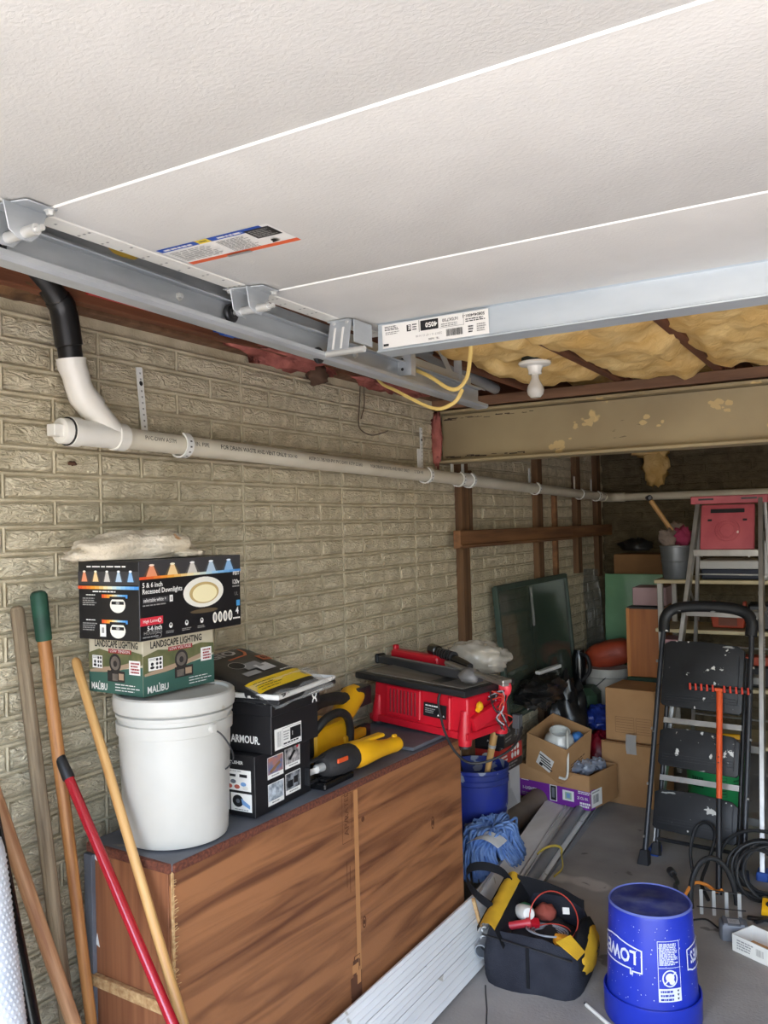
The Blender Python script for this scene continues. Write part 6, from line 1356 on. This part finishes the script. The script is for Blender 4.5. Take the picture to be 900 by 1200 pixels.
gs_ = bx('green_sheet', 'glossy green board standing upright left of the shelf unit', 'board', (.355, 5.93, .0), (.40, .02, 1.235), GREENS, radians(-3))
gs_.rotation_euler = (radians(-3), 0, radians(-3)); gs_.location.y = 5.86
bx('rear_carton', 'brown carton resting high behind the glossy green board', 'box', (.37, 6.16, 1.20), (.34, .30, .165), CARDD, 0)
bx('carton_stand', 'tall dark carton carrying the brown carton behind the green board', 'box', (.37, 6.17, 0), (.36, .32, 1.198), CARDD, 0)
bg2 = MB().blob((0, 0, .02), (.10, .07, .06), amp=.6, fr=4, seed=71, flatz=-.02).build('dark_bundle', BLK, smooth=180, loc=(.33, 6.16, 1.387)); tag(bg2, 'black bundle on top of the rear brown carton', 'bundle')
ow = thing('orange_wood_cabinet', 'honey wooden cabinet door standing in front of the glossy green board', 'cabinet', (.560, 5.45, .64)); MB().box((0, 0, .21), (.19, .26, .42)).build('body', OWOOD, ow, bevel=.003); MB().box((0, 0, .423), (.19, .26, .012)).build('dark_opening', BLK, ow); MB().box((-.09, -.132, .21), (.02, .006, .42)).build('edge', mat('edge_amber', (196, 128, 66), .5), ow)
bx('pink_box', 'mauve carton sitting on the honey wooden cabinet', 'box', (.590, 5.46, 1.077), (.20, .22, .11), PINKB, .05)
bx('green_crate', 'dark green crate under the honey wooden cabinet', 'crate', (.552, 5.46, 0), (.19, .30, .638), GREEND, 0, .006)
w5 = thing('white_pail', 'white plastic bucket with a lid among the clutter near the back', 'bucket', (.275, 5.50, .36)); MB().lathe([(0, 0), (.115, 0), (.12, .01), (.135, .24), (.142, .245), (.142, .29), (.138, .30), (.132, .295), (0, .285)], 36).build('body', mat('pail_white_dusty', (186, 184, 176), .5, c2=(166, 164, 156), ns=6), w5); MB().tube(spl([(.05, -.128, .27), (.0, -.145, .22), (-.06, -.135, .17)]), .003, 6).build('wire_handle', DSTEEL, w5)
bx('storage_bin', 'grey storage bin under the white lidded bucket', 'bin', (.275, 5.53, 0), (.26, .20, .358), mat('bin_dark', (70, 72, 70), .6), 0, .01)
oj = thing('orange_fuel_can', 'dull orange plastic fuel can lying on the white lidded bucket', 'fuel can', (.29, 5.60, .672), rot=(0, radians(-14), radians(10))); MB().blob((0, 0, .06), (.165, .10, .085), nz=14, n=24, amp=.08, seed=3, sq=.75).build('body', ORANGED, oj, smooth=60); MB().tube(ringpts((0, 0, .06), .158, .098, 30)[:-1], .008, 6, closed=True).build('seam', ORANGED, oj); MB().lathe([(0, 0), (.02, 0), (.02, .03), (0, .03)], 14, M=Matrix.Translation((-.165, 0, .06)) @ rmat(-pi/2, 'Y')).build('cap', BLK, oj)
for nm, lab, c_, r_, m, sd in (('black_bag', 'large black plastic rubbish bag slumped behind the open cartons', (.19, 4.95, .34), (.125, .15, .34), BAGBLK, 1), ('red_bag', 'dark red plastic bag beside the tall brown carton', (.345, 5.09, .17), (.09, .10, .17), REDB, 3), ('blue_bag', 'dark blue plastic bag resting on the red one', (.345, 5.10, .42), (.085, .10, .075), BLUEB, 4)):
    o = MB().blob((0, 0, 0), r_, nz=24, n=32, amp=.30, fr=2.6, seed=sd, flatz=-r_[2]*.97).build(nm, m, smooth=50, loc=c_); tag(o, lab, 'bag')
o = MB().blob((0, 0, 0), (.105, .23, .085), nz=20, n=30, amp=.4, fr=3, seed=8).build('black_sheet', BAGBLK, smooth=50, loc=(.205, 4.47, .685)); tag(o, 'folded black plastic sheet lying on the black rubbish bag', 'plastic sheet')
gt = bx('green_tote', 'dull green plastic tote behind the black rubbish bag', 'tote', (.17, 5.26, 0), (.24, .22, .57), GREEND, .1, .04)
bx('white_strip', 'short pale board lying across the black plastic sheet', 'board', (.20, 4.62, .765), (.03, .28, .02), TRIMW, -.1)
vn = thing('black_power_tool', 'small black tool standing before the leaning glass panel', 'tool', (.165, 5.28, .575)); MB().tube([(0, 0, 0), (0, 0, .16), (0, 0, .22)], [.04, .045, .03], 14).build('body', BLKG, vn); MB().tube(spl([(.02, -.03, .20), (.07, -.05, .18), (.08, -.04, .10), (.03, -.04, .03)]), .012, 8).build('handle', BLK, vn)
# glass panel leaning on the wall
gp = thing('glass_panel', 'large framed sheet of dusty greenish glass leaning on the left wall', 'glass panel', (.125, 4.76, .56), rot=(0, radians(-4.5), 0))
MB().box((0, 0, .355), (.006, 1.12, .71)).build('pane', GLASS, gp)
for a, b in (((0, -.565, 0), (0, -.565, .71)), ((0, .565, 0), (0, .565, .71)), ((0, -.565, .70), (0, .565, .70)), ((0, -.565, .01), (0, .565, .01))): MB().bar(a, b, .022, .03, up=(0, 0, 1) if a[2] == b[2] else (1, 0, 0)).build('frame_bar', GLASSF, gp, bevel=.003)
MB().box((-.006, .24, .355), (.004, .62, .69)).build('dark_backing', mat('backing_dark', (40, 48, 42), .6), gp)
MB().box((.0045, -.06, .56), (.002, .03, .22)).build('tape_strip', CLEAR, gp)
q = MB().grid(lambda u, v: (.03+.24*u*(.4+.6*v)+.02*noise.noise(Vector((u*4, v*6, 1))), 5.86-.10*u*v+.05*noise.noise(Vector((u*5, v*5, 2))), 1.25*(1-v)+.02), 16, 22).build('plastic_drape', FILM, smooth=180); tag(q, 'grey translucent plastic sheet draped down the left wall near the corner', 'plastic sheet')

# ------------------------------------------------------------------ small pieces hang on the part they belong to
NEST = {'printed_face': ('carton_body',), 'printed_side': ('carton_body',), 'size_label': ('carton_body',), 'tape': ('carton_body', 'lower_body'), 'lid_seam': ('carton_body',), 'lid_logo': ('lid',),
        'seal_ring': ('cleanout_plug',), 'hook_holes': ('pipe_hook',), 'bolt': ('hinge', 'top_fixture', 'rail'), 'slots': ('top_fixture',), 'roller_wheel': ('roller_stem',), 'strut_label': ('strut',), 'stile_holes': ('end_stile',), 'warning_sticker': ('door_section',),
        'vent_ribs': ('vent_frame',), 'rating_plate': ('body',), 'yellow_knob': ('side_arm',), 'red_knob': ('side_arm',), 'rubber_pad': ('foot',), 'plug': ('power_cord',), 'blade_slot': ('table_top',),
        'pocket_logo': ('side_pocket',), 'cap_slot': ('top_cap',), 'shelf_handle_hole': ('pail_shelf',), 'embossed_ring': ('pail_shelf',), 'shelf_slot': ('pail_shelf',), 'side_label': ('front_rail',),
        'rubber_foot': ('front_rail', 'rear_rail'), 'tread_ribs': ('step',), 'edge_trim': ('step',), 'rivet': ('front_rail',), 'bristle_tuft': ('head',), 'adjust_hole': ('upper_pole',), 'steel_band': ('handle',),
        'raised_bead': ('board',), 'raw_end': ('board',), 'glue_ring': ('black_riser',), 'handle_ear': ('body',), 'base_rim': ('body',), 'bucket_print': ('body',), 'print': ('body',), 'label': ('body',), 'pipe_lettering': ('pipe_run',),
        'printed_band': ('side_panel',), 'shipping_label': ('side_panel',), 'white_label': ('side_panel',), 'print_lines': ('side_panel',), 'printed_panel': ('upper_body',), 'stamps_and_knots': ('front_panel',), 'splintered_edge': ('front_panel',),
        'scale_strip': ('bar',), 'ring': ('nozzle',), 'worn_sticker': ('shaft',), 'gold_lettering': ('shaft',), 'seam': ('body',), 'cap': ('body',), 'bead': ('body',), 'front_recess': ('tub',), 'ear': ('tub',), 'bore': ('tube',), 'band': ('tube',), 'holes': ('strap', 'angle'), 'top_edge': ('top',), 'bubbles': ('roll',)}
def base(o): return o.name.rsplit('.', 1)[0] if o.name[-4:-3] == '.' else o.name
def cen(o):
    b = o.bound_box; return sum((Vector(k) for k in b), Vector())/8
for root in [o for o in COL.objects if o.parent is None]:
    kids = list(root.children)
    for c in kids:
        tgt = NEST.get(base(c))
        if not tgt or c.location.length > 1e-6: continue
        cand = [k for k in kids if base(k) in tgt and k.parent == root and k.location.length < 1e-6 and k is not c]
        if cand: c.parent = min(cand, key=lambda k: (cen(k)-cen(c)).length)
